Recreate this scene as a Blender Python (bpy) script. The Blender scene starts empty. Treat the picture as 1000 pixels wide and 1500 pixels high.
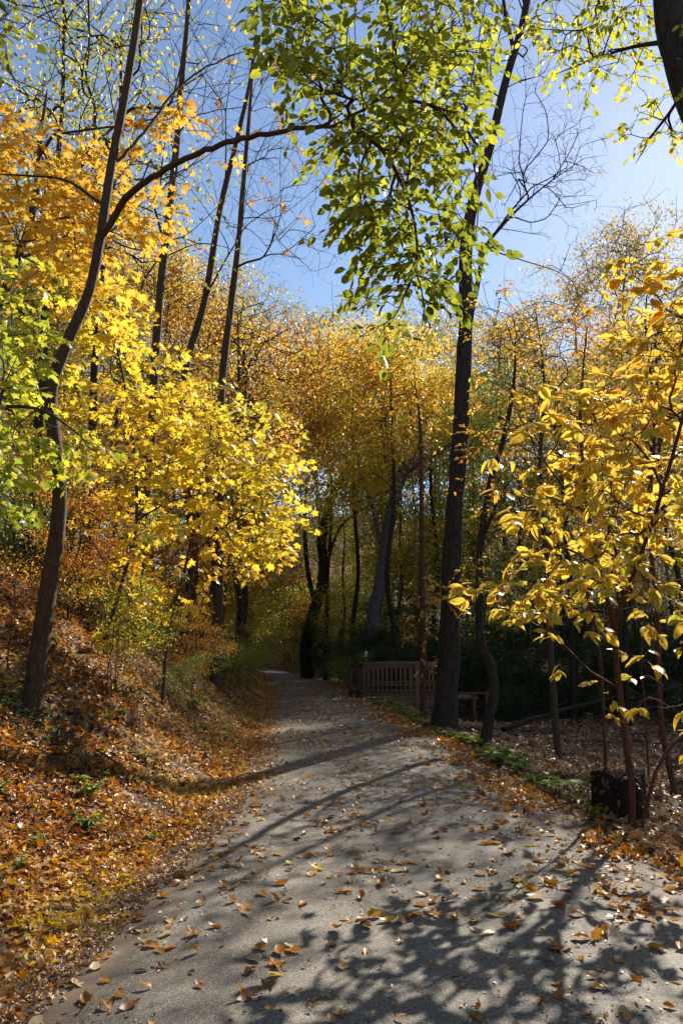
import bpy, math, random
import numpy as np
from mathutils import Vector
R_ = math.radians
random.seed(7)
rng = np.random.default_rng(7)
C = bpy.context.scene.collection

# ------------------------------------------------------------------ camera
PITCH = R_(10.3); FPX = 1100.0; CH = 1.5
sc = bpy.context.scene
cam = bpy.data.cameras.new('camera'); co = bpy.data.objects.new('camera', cam); C.objects.link(co)
co.location = (0, 0, CH); co.rotation_euler = (R_(90) + PITCH, 0, 0)
cam.sensor_fit = 'VERTICAL'; cam.sensor_height = 36; cam.sensor_width = 24; cam.lens = FPX * 36 / 1500
cam.clip_start = 0.05; cam.clip_end = 2000
sc.camera = co
# ------------------------------------------------------------------ light
SUN_AZ, SUN_EL = R_(29.0), R_(34.0)
w = bpy.data.worlds.new('World'); sc.world = w; w.use_nodes = True
nt = w.node_tree; bg = nt.nodes['Background']
sky = nt.nodes.new('ShaderNodeTexSky'); sky.sky_type = 'NISHITA'; sky.sun_disc = False
sky.sun_elevation = SUN_EL; sky.sun_rotation = SUN_AZ
sky.air_density = 1.0; sky.dust_density = .17; sky.ozone_density = 1.3; sky.altitude = 300
nt.links.new(sky.outputs[0], bg.inputs[0]); bg.inputs[1].default_value = 0.075
sd = Vector((math.sin(SUN_AZ) * math.cos(SUN_EL), math.cos(SUN_AZ) * math.cos(SUN_EL), math.sin(SUN_EL)))
sl = bpy.data.lights.new('sun', 'SUN'); sl.energy = 5.0; sl.angle = R_(0.53); sl.color = (1.0, 0.93, 0.82)
so = bpy.data.objects.new('sun', sl); C.objects.link(so); so.rotation_euler = sd.to_track_quat('Z', 'Y').to_euler()
so.location = (20, 30, 40)
sc.view_settings.view_transform = 'Standard'; sc.view_settings.look = 'None'
sc.view_settings.exposure = 1.18; sc.view_settings.gamma = 1; sc.view_settings.use_curve_mapping = False
sc.cycles.max_bounces = 6; sc.cycles.diffuse_bounces = 4; sc.cycles.transmission_bounces = 4
sc.cycles.glossy_bounces = 2; sc.cycles.transparent_max_bounces = 4
sc.cycles.sample_clamp_indirect = 4.0

# ------------------------------------------------------------------ helpers
def P(px, py, Y):
    r = px - 500; v = 750 - py
    up = FPX * math.sin(PITCH) + v * math.cos(PITCH); fw = FPX * math.cos(PITCH) - v * math.sin(PITCH)
    return np.array([r / fw * Y, Y, CH + up / fw * Y])

def tagp(o, label=None, cat=None, group=None, kind=None):
    if label: o['label'] = label
    if cat: o['category'] = cat
    if group: o['group'] = group
    if kind: o['kind'] = kind
    return o

def empty(name, loc, label, cat, group=None):
    o = bpy.data.objects.new(name, None); C.objects.link(o); o.location = loc; o.empty_display_size = .2
    return tagp(o, label, cat, group)

def copy_thing(o, loc, rz=0, s=1.0, label=None, group=None, sz=None):
    c = o.copy(); C.objects.link(c); c.location = loc; c.rotation_euler = (0, 0, rz); c.scale = (s, s, sz or s)
    if label: c['label'] = label
    if group: c['group'] = group
    for ch in o.children:
        k = ch.copy(); C.objects.link(k); k.parent = c
        for g in ch.children:
            m = g.copy(); C.objects.link(m); m.parent = k
    return c

def mesh_np(name, V, F, mat, tint=None, parent=None, smooth=False, loc=None):
    """V (n,3); F list of int arrays (m,k), k the same inside one array; tint per face (concatenated)."""
    me = bpy.data.meshes.new(name)
    F = [f for f in F if len(f)]
    if loc is not None: V = V - np.asarray(loc)
    nl = sum(f.size for f in F); npoly = sum(len(f) for f in F)
    me.vertices.add(len(V)); me.vertices.foreach_set('co', np.ascontiguousarray(V, dtype=np.float32).ravel())
    me.loops.add(nl); me.loops.foreach_set('vertex_index', np.concatenate([f.ravel() for f in F]).astype(np.int32))
    me.polygons.add(npoly)
    tot = np.concatenate([np.full(len(f), f.shape[1]) for f in F]); st = np.concatenate([[0], np.cumsum(tot)[:-1]])
    me.polygons.foreach_set('loop_start', st.astype(np.int32))
    if smooth: me.polygons.foreach_set('use_smooth', np.ones(npoly, dtype=bool))
    me.update(calc_edges=True)
    if tint is not None:
        a = me.attributes.new('tint', 'FLOAT', 'FACE'); a.data.foreach_set('value', np.asarray(tint, dtype=np.float32))
    me.materials.append(mat)
    o = bpy.data.objects.new(name, me); C.objects.link(o)
    if parent is not None: o.parent = parent
    elif loc is not None: o.location = loc
    return o

def unit(v):
    v = np.asarray(v, float); return v / (np.linalg.norm(v, axis=-1, keepdims=True) + 1e-9)

_nd = [(rng.normal(size=2), rng.uniform(0, 6.28)) for _ in range(24)]
def noise2(x, y, f, k=8, off=0):
    s = 0
    for i in range(k):
        d, p = _nd[(i + off) % 24]; d = d / np.hypot(*d) * (0.6 + 0.11 * i)
        s = s + np.sin((x * d[0] + y * d[1]) * f * 6.28 + p * (1 + i))
    return s / math.sqrt(k)

def noise3(p, f, seed=0):
    r = np.random.default_rng(seed); s = 0
    for i in range(7):
        d = unit(r.normal(size=3)) * r.uniform(.6, 1.5); s = s + np.sin(p @ d * f * 6.28 + r.uniform(0, 6.28))
    return s / math.sqrt(7)

# ------------------------------------------------------------------ materials
def newmat(name):
    m = bpy.data.materials.new(name); m.use_nodes = True; n = m.node_tree
    for x in list(n.nodes): n.nodes.remove(x)
    out = n.nodes.new('ShaderNodeOutputMaterial'); return m, n, out
def ramp(n, stops, fac):
    r = n.nodes.new('ShaderNodeValToRGB'); e = r.color_ramp.elements
    while len(e) < len(stops): e.new(0.5)
    for el, (p, c) in zip(e, stops): el.position = p; el.color = (*c, 1)
    n.links.new(fac, r.inputs[0]); return r
def noise_n(n, scale, detail=4, vec=None, rough=.55):
    t = n.nodes.new('ShaderNodeTexNoise'); t.inputs['Scale'].default_value = scale
    t.inputs['Detail'].default_value = detail; t.inputs['Roughness'].default_value = rough
    if vec is not None: n.links.new(vec, t.inputs['Vector'])
    return t
def coords(n, kind='Object', scale=None):
    tc = n.nodes.new('ShaderNodeTexCoord')
    if scale is None: return tc.outputs[kind]
    mp = n.nodes.new('ShaderNodeMapping'); mp.inputs['Scale'].default_value = scale
    n.links.new(tc.outputs[kind], mp.inputs[0]); return mp.outputs[0]
def bump(n, h, st, dist, bsdf):
    b = n.nodes.new('ShaderNodeBump'); b.inputs['Strength'].default_value = st; b.inputs['Distance'].default_value = dist
    n.links.new(h, b.inputs['Height']); n.links.new(b.outputs[0], bsdf.inputs['Normal']); return b

def leaf_mat(name, stops, trans=.5, rough=.42, sat=1.0, vary=.3, spots=False):
    m, n, out = newmat(name)
    at = n.nodes.new('ShaderNodeAttribute'); at.attribute_name = 'tint'
    tf = at.outputs['Fac']
    if name.startswith('distant'):
        oi = n.nodes.new('ShaderNodeObjectInfo'); mr = n.nodes.new('ShaderNodeMath'); mr.operation = 'MULTIPLY_ADD'; mr.inputs[1].default_value = .75; mr.inputs[2].default_value = -.33
        n.links.new(oi.outputs['Random'], mr.inputs[0]); ma = n.nodes.new('ShaderNodeMath'); ma.operation = 'ADD'; ma.use_clamp = True; n.links.new(mr.outputs[0], ma.inputs[0]); n.links.new(tf, ma.inputs[1]); tf = ma.outputs[0]
    rp = ramp(n, stops, tf)
    nz = noise_n(n, 28, 3, coords(n))
    mul = n.nodes.new('ShaderNodeMixRGB'); mul.blend_type = 'MULTIPLY'; mul.inputs[0].default_value = 1
    r2 = ramp(n, [(.3, (1 - vary,) * 3), (.75, (1.0, 1.0, 1.0))], nz.outputs[0])
    n.links.new(rp.outputs[0], mul.inputs[1]); n.links.new(r2.outputs[0], mul.inputs[2])
    hs = n.nodes.new('ShaderNodeHueSaturation'); hs.inputs['Saturation'].default_value = sat; hs.inputs['Value'].default_value = 1.25
    if name in ('golden_leaves', 'green_leaves'):
        ab = n.nodes.new('ShaderNodeAttribute'); ab.attribute_name = 'blade'; sx = n.nodes.new('ShaderNodeSeparateXYZ'); n.links.new(ab.outputs['Vector'], sx.inputs[0])
        def mth(op, a, b=None):
            q = n.nodes.new('ShaderNodeMath'); q.operation = op
            for k_, v_ in enumerate((a, b)):
                if v_ is None: continue
                if isinstance(v_, (int, float)): q.inputs[k_].default_value = v_
                else: n.links.new(v_, q.inputs[k_])
            return q.outputs[0]
        ax = mth('ABSOLUTE', sx.outputs[0]); t_ = mth('FRACT', mth('MULTIPLY', mth('SUBTRACT', sx.outputs[1], mth('MULTIPLY', ax, 1.1)), 9.0))
        rv = ramp(n, [(.0, (.62,) * 3), (.10, (.97,) * 3), (.5, (1.06,) * 3), (.92, (.97,) * 3), (1, (.62,) * 3)], t_)
        rr_ = ramp(n, [(.012, (.6, .5, .4)), (.022, (1, 1, 1))], ax)
        for q_ in (rv, rr_):
            mv = n.nodes.new('ShaderNodeMixRGB'); mv.blend_type = 'MULTIPLY'; mv.inputs[0].default_value = 1; n.links.new(mul.outputs[0], mv.inputs[1]); n.links.new(q_.outputs[0], mv.inputs[2]); mul = mv
    if spots:
        n4 = noise_n(n, 60, 3, coords(n)); r4 = ramp(n, [(.60, (0, 0, 0)), (.70, (1, 1, 1))], n4.outputs[0])
        ms = n.nodes.new('ShaderNodeMixRGB'); n.links.new(r4.outputs[0], ms.inputs[0]); n.links.new(mul.outputs[0], ms.inputs[1]); ms.inputs[2].default_value = (.24, .10, .03, 1); mul = ms
    n.links.new(mul.outputs[0], hs.inputs['Color'])
    pb = n.nodes.new('ShaderNodeBsdfPrincipled'); pb.inputs['Roughness'].default_value = rough
    pb.inputs['Specular IOR Level'].default_value = .35
    n.links.new(mul.outputs[0], pb.inputs['Base Color'])
    tr = n.nodes.new('ShaderNodeBsdfTranslucent'); n.links.new(hs.outputs[0], tr.inputs[0])
    mx = n.nodes.new('ShaderNodeMixShader'); mx.inputs[0].default_value = trans
    n.links.new(pb.outputs[0], mx.inputs[1]); n.links.new(tr.outputs[0], mx.inputs[2]); n.links.new(mx.outputs[0], out.inputs[0])
    return m

def bark_mat(name, dark, light, sc_=9, moss=None, st=.9, dist=.02):
    m, n, out = newmat(name)
    v = coords(n, 'Object', (1, 1, .24)); nz = noise_n(n, sc_ * 2.2, 7, v, .68)
    vo = n.nodes.new('ShaderNodeTexVoronoi'); vo.feature = 'DISTANCE_TO_EDGE'; vo.inputs['Scale'].default_value = sc_ * 2.6
    mp = n.nodes.new('ShaderNodeVectorMath'); mp.operation = 'ADD'
    n2 = noise_n(n, sc_ * 1.2, 3, v); sca = n.nodes.new('ShaderNodeVectorMath'); sca.operation = 'SCALE'; sca.inputs[3].default_value = .12
    n.links.new(n2.outputs[1], sca.inputs[0]); n.links.new(v, mp.inputs[0]); n.links.new(sca.outputs[0], mp.inputs[1]); n.links.new(mp.outputs[0], vo.inputs['Vector'])
    mt = n.nodes.new('ShaderNodeMath'); mt.operation = 'MULTIPLY_ADD'; mt.inputs[1].default_value = 1.4
    n.links.new(vo.outputs['Distance'], mt.inputs[0]); n.links.new(nz.outputs[0], mt.inputs[2])
    rp = ramp(n, [(.32, dark), (.85, light)], mt.outputs[0])
    col = rp.outputs[0]
    if moss:
        nm = noise_n(n, 1.7, 4, coords(n)); rm = ramp(n, [(.5, (0, 0, 0)), (.68, (.75, .75, .75))], nm.outputs[0])
        mx = n.nodes.new('ShaderNodeMixRGB'); n.links.new(rm.outputs[0], mx.inputs[0]); n.links.new(col, mx.inputs[1]); mx.inputs[2].default_value = (*moss, 1); col = mx.outputs[0]
    pb = n.nodes.new('ShaderNodeBsdfPrincipled'); pb.inputs['Roughness'].default_value = .85; pb.inputs['Specular IOR Level'].default_value = .25
    n.links.new(col, pb.inputs['Base Color']); bump(n, mt.outputs[0], st, dist, pb); n.links.new(pb.outputs[0], out.inputs[0])
    return m

YEL = [(0, (.30, .34, .05)), (.2, (.60, .50, .045)), (.45, (.84, .61, .045)), (.75, (.84, .48, .045)), (1, (.60, .23, .04))]
M = {}
M['maple'] = leaf_mat('yellow_maple_leaves', YEL, .52)
M['gmaple'] = leaf_mat('green_maple_leaves', [(0, (.14, .22, .03)), (.4, (.38, .43, .04)), (1, (.80, .62, .04))], .52)
M['beech'] = leaf_mat('green_leaves', [(0, (.12, .15, .02)), (.5, (.36, .38, .03)), (1, (.68, .58, .05))], .6)
M['gold'] = leaf_mat('golden_leaves', [(0, (.42, .42, .06)), (.3, (.80, .61, .07)), (.7, (.88, .57, .07)), (1, (.66, .27, .04))], .48, .4, spots=True)
M['orange'] = leaf_mat('orange_leaves', [(0, (.78, .56, .06)), (.5, (.74, .42, .05)), (1, (.44, .16, .03))], .5)
M['small'] = leaf_mat('distant_yellow_leaves', [(0, (.26, .32, .04)), (.35, (.64, .48, .04)), (.65, (.76, .43, .04)), (.85, (.60, .27, .04)), (1, (.40, .15, .03))], .55)
M['olive'] = leaf_mat('distant_olive_leaves', [(0, (.12, .18, .03)), (.5, (.32, .34, .04)), (1, (.60, .46, .04))], .55)
M['rust'] = leaf_mat('distant_rust_leaves', [(0, (.72, .46, .05)), (.5, (.58, .29, .05)), (1, (.34, .16, .05))], .52)
M['oak'] = leaf_mat('distant_brown_leaves', [(0, (.34, .32, .07)), (.5, (.42, .31, .10)), (1, (.62, .42, .07))], .5)
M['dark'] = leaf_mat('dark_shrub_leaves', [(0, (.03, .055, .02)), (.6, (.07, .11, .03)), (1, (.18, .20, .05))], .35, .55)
M['verge'] = leaf_mat('verge_plant_leaves', [(0, (.05, .10, .02)), (.5, (.15, .23, .03)), (1, (.55, .55, .06))], .5, .6)
M['dead'] = leaf_mat('dead_leaves', [(0, (.14, .055, .022)), (.22, (.40, .14, .03)), (.5, (.70, .30, .04)), (.70, (.70, .45, .18)), (.84, (.80, .62, .38)), (.94, (.80, .44, .03)), (1, (.80, .58, .06))], .3, .45, 1.1, .45)
M['dead2'] = leaf_mat('woodland_floor_leaves', [(0, (.16, .085, .04)), (.4, (.40, .21, .09)), (.75, (.58, .36, .17)), (1, (.74, .54, .32))], .12, .5, 1.0)
M['vine'] = leaf_mat('stump_vine_leaves', [(0, (.04, .06, .02)), (.5, (.12, .08, .03)), (1, (.34, .12, .03))], .35)
M['bark'] = bark_mat('brown_bark', (.020, .011, .006), (.105, .058, .032), 13, (.075, .065, .025))
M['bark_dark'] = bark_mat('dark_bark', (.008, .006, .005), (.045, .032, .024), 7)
M['bark_red'] = bark_mat('reddish_bark', (.03, .012, .008), (.12, .05, .03), 14, st=.5)
M['bark_grey'] = bark_mat('grey_bark', (.03, .03, .033), (.12, .118, .125), 5)
M['twig'] = bark_mat('twig_bark', (.022, .015, .011), (.075, .052, .038), 20, st=.3)
M['twig_pale'] = bark_mat('pale_twig_bark', (.06, .045, .035), (.19, .15, .12), 20, st=.3)

def ground_mat():
    m, n, out = newmat('woodland_soil')
    v = coords(n)
    vo = n.nodes.new('ShaderNodeTexVoronoi'); vo.inputs['Scale'].default_value = 17; vo.inputs['Randomness'].default_value = 1
    nz = noise_n(n, 7, 4, v); ad = n.nodes.new('ShaderNodeVectorMath'); ad.operation = 'MULTIPLY_ADD'; ad.inputs[1].default_value = (.12,) * 3
    n.links.new(nz.outputs[1], ad.inputs[0]); n.links.new(v, ad.inputs[2]); n.links.new(ad.outputs[0], vo.inputs['Vector'])
    sep = n.nodes.new('ShaderNodeSeparateColor'); n.links.new(vo.outputs['Color'], sep.inputs[0])
    rp = ramp(n, [(0, (.025, .015, .01)), (.4, (.085, .045, .024)), (.7, (.17, .095, .05)), (1, (.30, .20, .11))], sep.outputs[0])
    pb = n.nodes.new('ShaderNodeBsdfPrincipled'); pb.inputs['Roughness'].default_value = .9; pb.inputs['Specular IOR Level'].default_value = .2
    n.links.new(rp.outputs[0], pb.inputs['Base Color'])
    mt = n.nodes.new('ShaderNodeMath'); mt.operation = 'ADD'; n.links.new(sep.outputs[1], mt.inputs[0])
    n3 = noise_n(n, 40, 5, v); n.links.new(n3.outputs[0], mt.inputs[1])
    bump(n, mt.outputs[0], .9, .03, pb); n.links.new(pb.outputs[0], out.inputs[0]); return m
def asphalt_mat():
    m, n, out = newmat('worn_asphalt'); v = coords(n)
    n1 = noise_n(n, 230, 3, v, .7); n2 = noise_n(n, 1.4, 5, v); n3 = noise_n(n, 60, 4, v, .7)
    vo = n.nodes.new('ShaderNodeTexVoronoi'); vo.inputs['Scale'].default_value = 270; n.links.new(v, vo.inputs['Vector'])
    sep = n.nodes.new('ShaderNodeSeparateColor'); n.links.new(vo.outputs['Color'], sep.inputs[0])
    rp = ramp(n, [(0, (.05, .043, .034)), (.45, (.155, .136, .108)), (.8, (.25, .22, .175)), (1, (.46, .41, .33))], sep.outputs[0])
    r2 = ramp(n, [(.3, (.66, .65, .64)), (.7, (1.15, 1.12, 1.06))], n2.outputs[0])
    mu = n.nodes.new('ShaderNodeMixRGB'); mu.blend_type = 'MULTIPLY'; mu.inputs[0].default_value = 1
    n.links.new(rp.outputs[0], mu.inputs[1]); n.links.new(r2.outputs[0], mu.inputs[2])
    r3 = ramp(n, [(.35, (.7,) * 3), (.65, (1.1,) * 3)], n3.outputs[0])
    mu2 = n.nodes.new('ShaderNodeMixRGB'); mu2.blend_type = 'MULTIPLY'; mu2.inputs[0].default_value = 1
    n.links.new(mu.outputs[0], mu2.inputs[1]); n.links.new(r3.outputs[0], mu2.inputs[2])
    vc = n.nodes.new('ShaderNodeTexVoronoi'); vc.feature = 'DISTANCE_TO_EDGE'; vc.inputs['Scale'].default_value = .75
    nd = noise_n(n, 3.0, 6, v, .7); wv = n.nodes.new('ShaderNodeVectorMath'); wv.operation = 'MULTIPLY_ADD'; wv.inputs[1].default_value = (.5, .5, .5)
    n.links.new(nd.outputs[1], wv.inputs[0]); n.links.new(v, wv.inputs[2]); n.links.new(wv.outputs[0], vc.inputs['Vector'])
    rc = ramp(n, [(.0, (.22,) * 3), (.011, (1, 1, 1))], vc.outputs['Distance'])
    nm = noise_n(n, .5, 3, v); rm = ramp(n, [(.42, (0, 0, 0)), (.47, (1, 1, 1))], nm.outputs[0])
    mc = n.nodes.new('ShaderNodeMixRGB'); mc.blend_type = 'LIGHTEN'; mc.inputs[0].default_value = 1; n.links.new(rc.outputs[0], mc.inputs[1]); n.links.new(rm.outputs[0], mc.inputs[2])
    m3 = n.nodes.new('ShaderNodeMixRGB'); m3.blend_type = 'MULTIPLY'; m3.inputs[0].default_value = 1; n.links.new(mu2.outputs[0], m3.inputs[1]); n.links.new(mc.outputs[0], m3.inputs[2])
    nst = noise_n(n, 4.5, 7, v, .75); rs = ramp(n, [(.52, (1, 1, 1)), (.70, (.66, .56, .44))], nst.outputs[0])
    m4 = n.nodes.new('ShaderNodeMixRGB'); m4.blend_type = 'MULTIPLY'; m4.inputs[0].default_value = 1; n.links.new(m3.outputs[0], m4.inputs[1]); n.links.new(rs.outputs[0], m4.inputs[2]); mu2 = m4
    ae = n.nodes.new('ShaderNodeAttribute'); ae.attribute_name = 'edge'; ne = noise_n(n, 9, 6, v, .75); me_ = n.nodes.new('ShaderNodeMath'); me_.operation = 'MULTIPLY_ADD'; me_.inputs[1].default_value = -.75
    n.links.new(ne.outputs[0], me_.inputs[0]); n.links.new(ae.outputs['Fac'], me_.inputs[2]); re_ = ramp(n, [(.0, (.95,) * 3), (.10, (0, 0, 0))], me_.outputs[0])
    m5 = n.nodes.new('ShaderNodeMixRGB'); n.links.new(re_.outputs[0], m5.inputs[0]); n.links.new(mu2.outputs[0], m5.inputs[1]); m5.inputs[2].default_value = (.13, .085, .05, 1); mu2 = m5
    pb = n.nodes.new('ShaderNodeBsdfPrincipled'); pb.inputs['Roughness'].default_value = .72; pb.inputs['Specular IOR Level'].default_value = .35
    n.links.new(mu2.outputs[0], pb.inputs['Base Color'])
    ad = n.nodes.new('ShaderNodeMath'); ad.operation = 'ADD'; n.links.new(vo.outputs['Distance'], ad.inputs[0]); n.links.new(n3.outputs[0], ad.inputs[1])
    bump(n, ad.outputs[0], .55, .006, pb); n.links.new(pb.outputs[0], out.inputs[0]); return m
def wood_mat(name, a, b):
    m, n, out = newmat(name); v = coords(n, 'Object', (.6, 8, 8)); nz = noise_n(n, 6, 6, v, .65); n2 = noise_n(n, 1.2, 3, coords(n))
    mt = n.nodes.new('ShaderNodeMath'); mt.operation = 'MULTIPLY_ADD'; mt.inputs[1].default_value = .5; n.links.new(n2.outputs[0], mt.inputs[0]); n.links.new(nz.outputs[0], mt.inputs[2])
    rp = ramp(n, [(.5, a), (.95, b)], mt.outputs[0])
    pb = n.nodes.new('ShaderNodeBsdfPrincipled'); pb.inputs['Roughness'].default_value = .8; n.links.new(rp.outputs[0], pb.inputs['Base Color'])
    bump(n, nz.outputs[0], .4, .004, pb); n.links.new(pb.outputs[0], out.inputs[0]); return m
M['ground'] = ground_mat(); M['asphalt'] = asphalt_mat()
M['wood'] = wood_mat('weathered_bridge_wood', (.06, .034, .015), (.20, .12, .055))
M['wood_red'] = wood_mat('reddish_post_wood', (.035, .015, .008), (.11, .052, .026))
M['stumpwood'] = bark_mat('rotten_stump_wood', (.006, .004, .003), (.030, .018, .012), 8, st=1, dist=.05)

# ------------------------------------------------------------------ terrain
PY = np.array([-15, 0, 2, 3.5, 5.2, 7, 8.8, 11, 13.4, 16, 19.2, 21.5, 26.5, 34.3, 42, 48.8, 56, 70, 90])
PL = np.array([-2.0, -1.75, -1.6, -1.5, -1.34, -1.18, -1.18, -1.3, -1.52, -1.72, -1.95, -2.13, -2.55, -3.35, -4.1, -4.9, -6.6, -12, -22])
PR = np.array([2.6, 2.5, 2.4, 2.32, 2.25, 2.13, 2.03, 1.88, 1.68, 1.38, 1.02, .84, .42, -.6, -2.4, -3.3, -4.9, -9.6, -19])
def sm(y, A):
    y = np.asarray(y, float); return sum(np.interp(y + d, PY, A) for d in (-1.2, -.4, .4, 1.2)) / 4
def Le(y): return sm(y, PL)
def Re(y): return sm(y, PR)
def sstep(a, b, x): t = np.clip((x - a) / (b - a), 0, 1); return t * t * (3 - 2 * t)
def H(x, y, rough=True):
    x = np.asarray(x, float); y = np.asarray(y, float)
    s = Le(y) - x; r = x - Re(y)
    sp = np.maximum(s, 0)
    hl = .78 * (np.sqrt(sp ** 2 + .2) - .447)
    hl = hl * (1 + .38 * sstep(9, 17, y) * (1 - sstep(2.0, 4.2, sp)))
    hl = np.where(sp > 4.2, 3.0 + .45 * (sp - 4.2), hl)
    hl = np.minimum(hl, 12 + .02 * sp)
    rp = np.maximum(r, 0)
    hr = -.72 * sstep(0, 3.4, rp)
    ly = y - .12 * x
    rav = np.exp(-((ly - 25.6) / 1.7) ** 2) * sstep(.3, 1.8, rp)
    hr = hr - .75 * rav
    hr = hr + np.where(rp > 1, .22 * np.maximum(ly - 29, 0) * sstep(1, 5, rp), 0)
    hr = hr + .10 * np.maximum(rp - 14, 0)
    hr = np.minimum(hr, 9)
    h = np.where(s > 0, hl, np.where(r > 0, hr, 0))
    h = h + 9 * sstep(60, 95, y)
    h = h - .03 * sstep(.25, -.1, np.maximum(s, r)) 
    if rough:
        k = np.clip(np.maximum(s, r) / 1.2, 0, 1)
        h = h + k * (.10 * noise2(x, y, .45) + .045 * noise2(x, y, 1.5, off=5) + .015 * noise2(x, y, 4.0, off=12)) + np.where(s > 3, .15 * noise2(x, y, .16, off=9), 0) * np.clip(s - 3, 0, 1)
    return h
def hit(px, py, y0=2.5):
    a = P(px, py, 1.0) - np.array([0, 0, CH]); prev = y0
    for Y in np.arange(y0, 120, .05):
        p = a * Y; p[2] += CH
        if p[2] < H(p[0], p[1]): return p
    return p
def on(x, y, dz=0): return np.array([x, y, float(H(x, y)) + dz])

def axis(lo, hi, fine_lo, fine_hi, step, g=1.13):
    a = list(np.arange(fine_lo, fine_hi, step)); d = step
    while a[-1] < hi: d *= g; a.append(a[-1] + d)
    d = step
    while a[0] > lo: d *= g; a.insert(0, a[0] - d)
    return np.array(a)
gx = axis(-450, 450, -9, 12, .14); gy = axis(-60, 700, 1, 34, .16)
X, Y = np.meshgrid(gx, gy); Z = H(X, Y)
def grid_faces(nr, nc):
    i = np.arange(nr - 1)[:, None] * nc + np.arange(nc - 1)[None, :]
    return np.stack([i, i + 1, i + nc + 1, i + nc], -1).reshape(-1, 4)
tagp(mesh_np('ground', np.stack([X, Y, Z], -1).reshape(-1, 3), [grid_faces(*X.shape)], M['ground'], smooth=True), kind='structure')
ys = np.concatenate([np.arange(-12, 30, .1), np.arange(30, 75, .4)]); us = np.linspace(0, 1, 40)
ew = .05 * noise2(ys, ys * 0, .6) + .03 * noise2(ys, ys * 0, 2.2, off=4)
ew2 = .05 * noise2(ys, ys * 0 + 3, .6, off=3) + .03 * noise2(ys, ys * 0 + 3, 2.2, off=7)
xl = Le(ys) + ew; xr = Re(ys) + ew2
XX = xl[:, None] + (xr - xl)[:, None] * us[None]; YY = np.repeat(ys[:, None], 40, 1)
ZZ = .012 + .012 * noise2(XX, YY, .35, off=2) + .02 * (1 - (2 * us - 1) ** 2)[None]
ZZ[:, 0] -= .06; ZZ[:, -1] -= .06
def pathz(x, y):
    u = np.clip((x - Le(y)) / (Re(y) - Le(y)), 0, 1); return .012 + .012 * noise2(x, y, .35, off=2) + .02 * (1 - (2 * u - 1) ** 2)
pth = tagp(mesh_np('path', np.stack([XX, YY, ZZ], -1).reshape(-1, 3), [grid_faces(*XX.shape)], M['asphalt'], smooth=True), kind='structure')
ea = pth.data.attributes.new('edge', 'FLOAT', 'POINT'); ea.data.foreach_set('value', (np.minimum(us, 1 - us)[None] * (xr - xl)[:, None]).astype(np.float32).ravel())

# ------------------------------------------------------------------ leaves
def tmpl(pts, faces): return np.array(pts, float), faces
def ovate(wd=.27, fold=.05, curl=.12, n=4, point=1.0):
    vs = np.linspace(0, 1, n + 2); pts = []; 
    for v in vs: pts.append((0, v, -curl * v * v))
    L = []; Rr = []
    for v in vs[1:-1]:
        wv = wd * math.sin(math.pi * v ** 0.85) ** .8
        L.append(len(pts)); pts.append((-wv, v, fold - curl * v * v)); Rr.append(len(pts)); pts.append((wv, v, fold - curl * v * v))
    q = []; t = []
    t.append((0, Rr[0], 1)); t.append((0, 1, L[0]))
    for i in range(n - 1):
        q.append((i + 1, Rr[i], Rr[i + 1], i + 2)); q.append((i + 1, i + 2, L[i + 1], L[i]))
    t.append((n, Rr[-1], n + 1)); t.append((n, n + 1, L[-1]))
    return np.array(pts), [np.array(q), np.array(t)]
def maple(hi=True, curl=.15):
    R = [(.09, .82), (.2, .74), (.15, .52), (.34, .66), (.54, .60), (.38, .40), (.27, .22), (.42, .02), (.08, .04)] if hi else [(.14, .5), (.5, .6), (.25, .2), (.38, .0)]
    o = [(0, 1)] + R + [(0, -.03)] + [(-x, y) for x, y in R[::-1]]
    pts = [(0, .3, .05)] + [(x, y, -curl * (x * x * 1.4 + (y - .3) ** 2)) for x, y in o]
    k = len(o); return np.array(pts), [np.array([(0, i + 1, (i + 1) % k + 1) for i in range(k)])[:, ::-1]]
T = {'ov': ovate(.33, .05, .14, 4), 'ov2': ovate(.22, .07, .2, 3), 'big': ovate(.24, .06, .22, 5), 'big2': ovate(.2, .12, .38, 5), 'big3': ovate(.29, .03, -.12, 5), 'ovb': ovate(.26, .10, .3, 4), 'mh': maple(True), 'ml': maple(False),
     'lo': (np.array([(0, 0, 0), (-.27, .4, .07), (0, 1, -.05), (.27, .4, .07)]), [np.array([(0, 3, 2), (0, 2, 1)])]),
     'q': (np.array([(0, 0, 0), (-.3, .5, .0), (0, 1, 0), (.3, .5, 0)]), [np.array([(0, 3, 2, 1)])])}
def dead_tmpl(kind, seed):
    r = np.random.default_rng(seed)
    p, f = {'ov': ovate(.27, .05, .0, 5), 'm': maple(True, 0)}[kind]; p = p.copy()
    c = r.uniform(.5, 1.6); c2 = r.uniform(-.8, 1.4); tw = r.uniform(-.8, .8)
    if kind == 'm': c *= .35; c2 *= .35; tw *= .5
    p[:, 2] = c * p[:, 0] ** 2 * 2.2 + c2 * (p[:, 1] - .5) ** 2 * .9 + tw * p[:, 0] * (p[:, 1] - .5) + r.normal(0, .025, len(p))
    p[:, 0] *= r.uniform(.7, 1.05); return p, f

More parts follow.
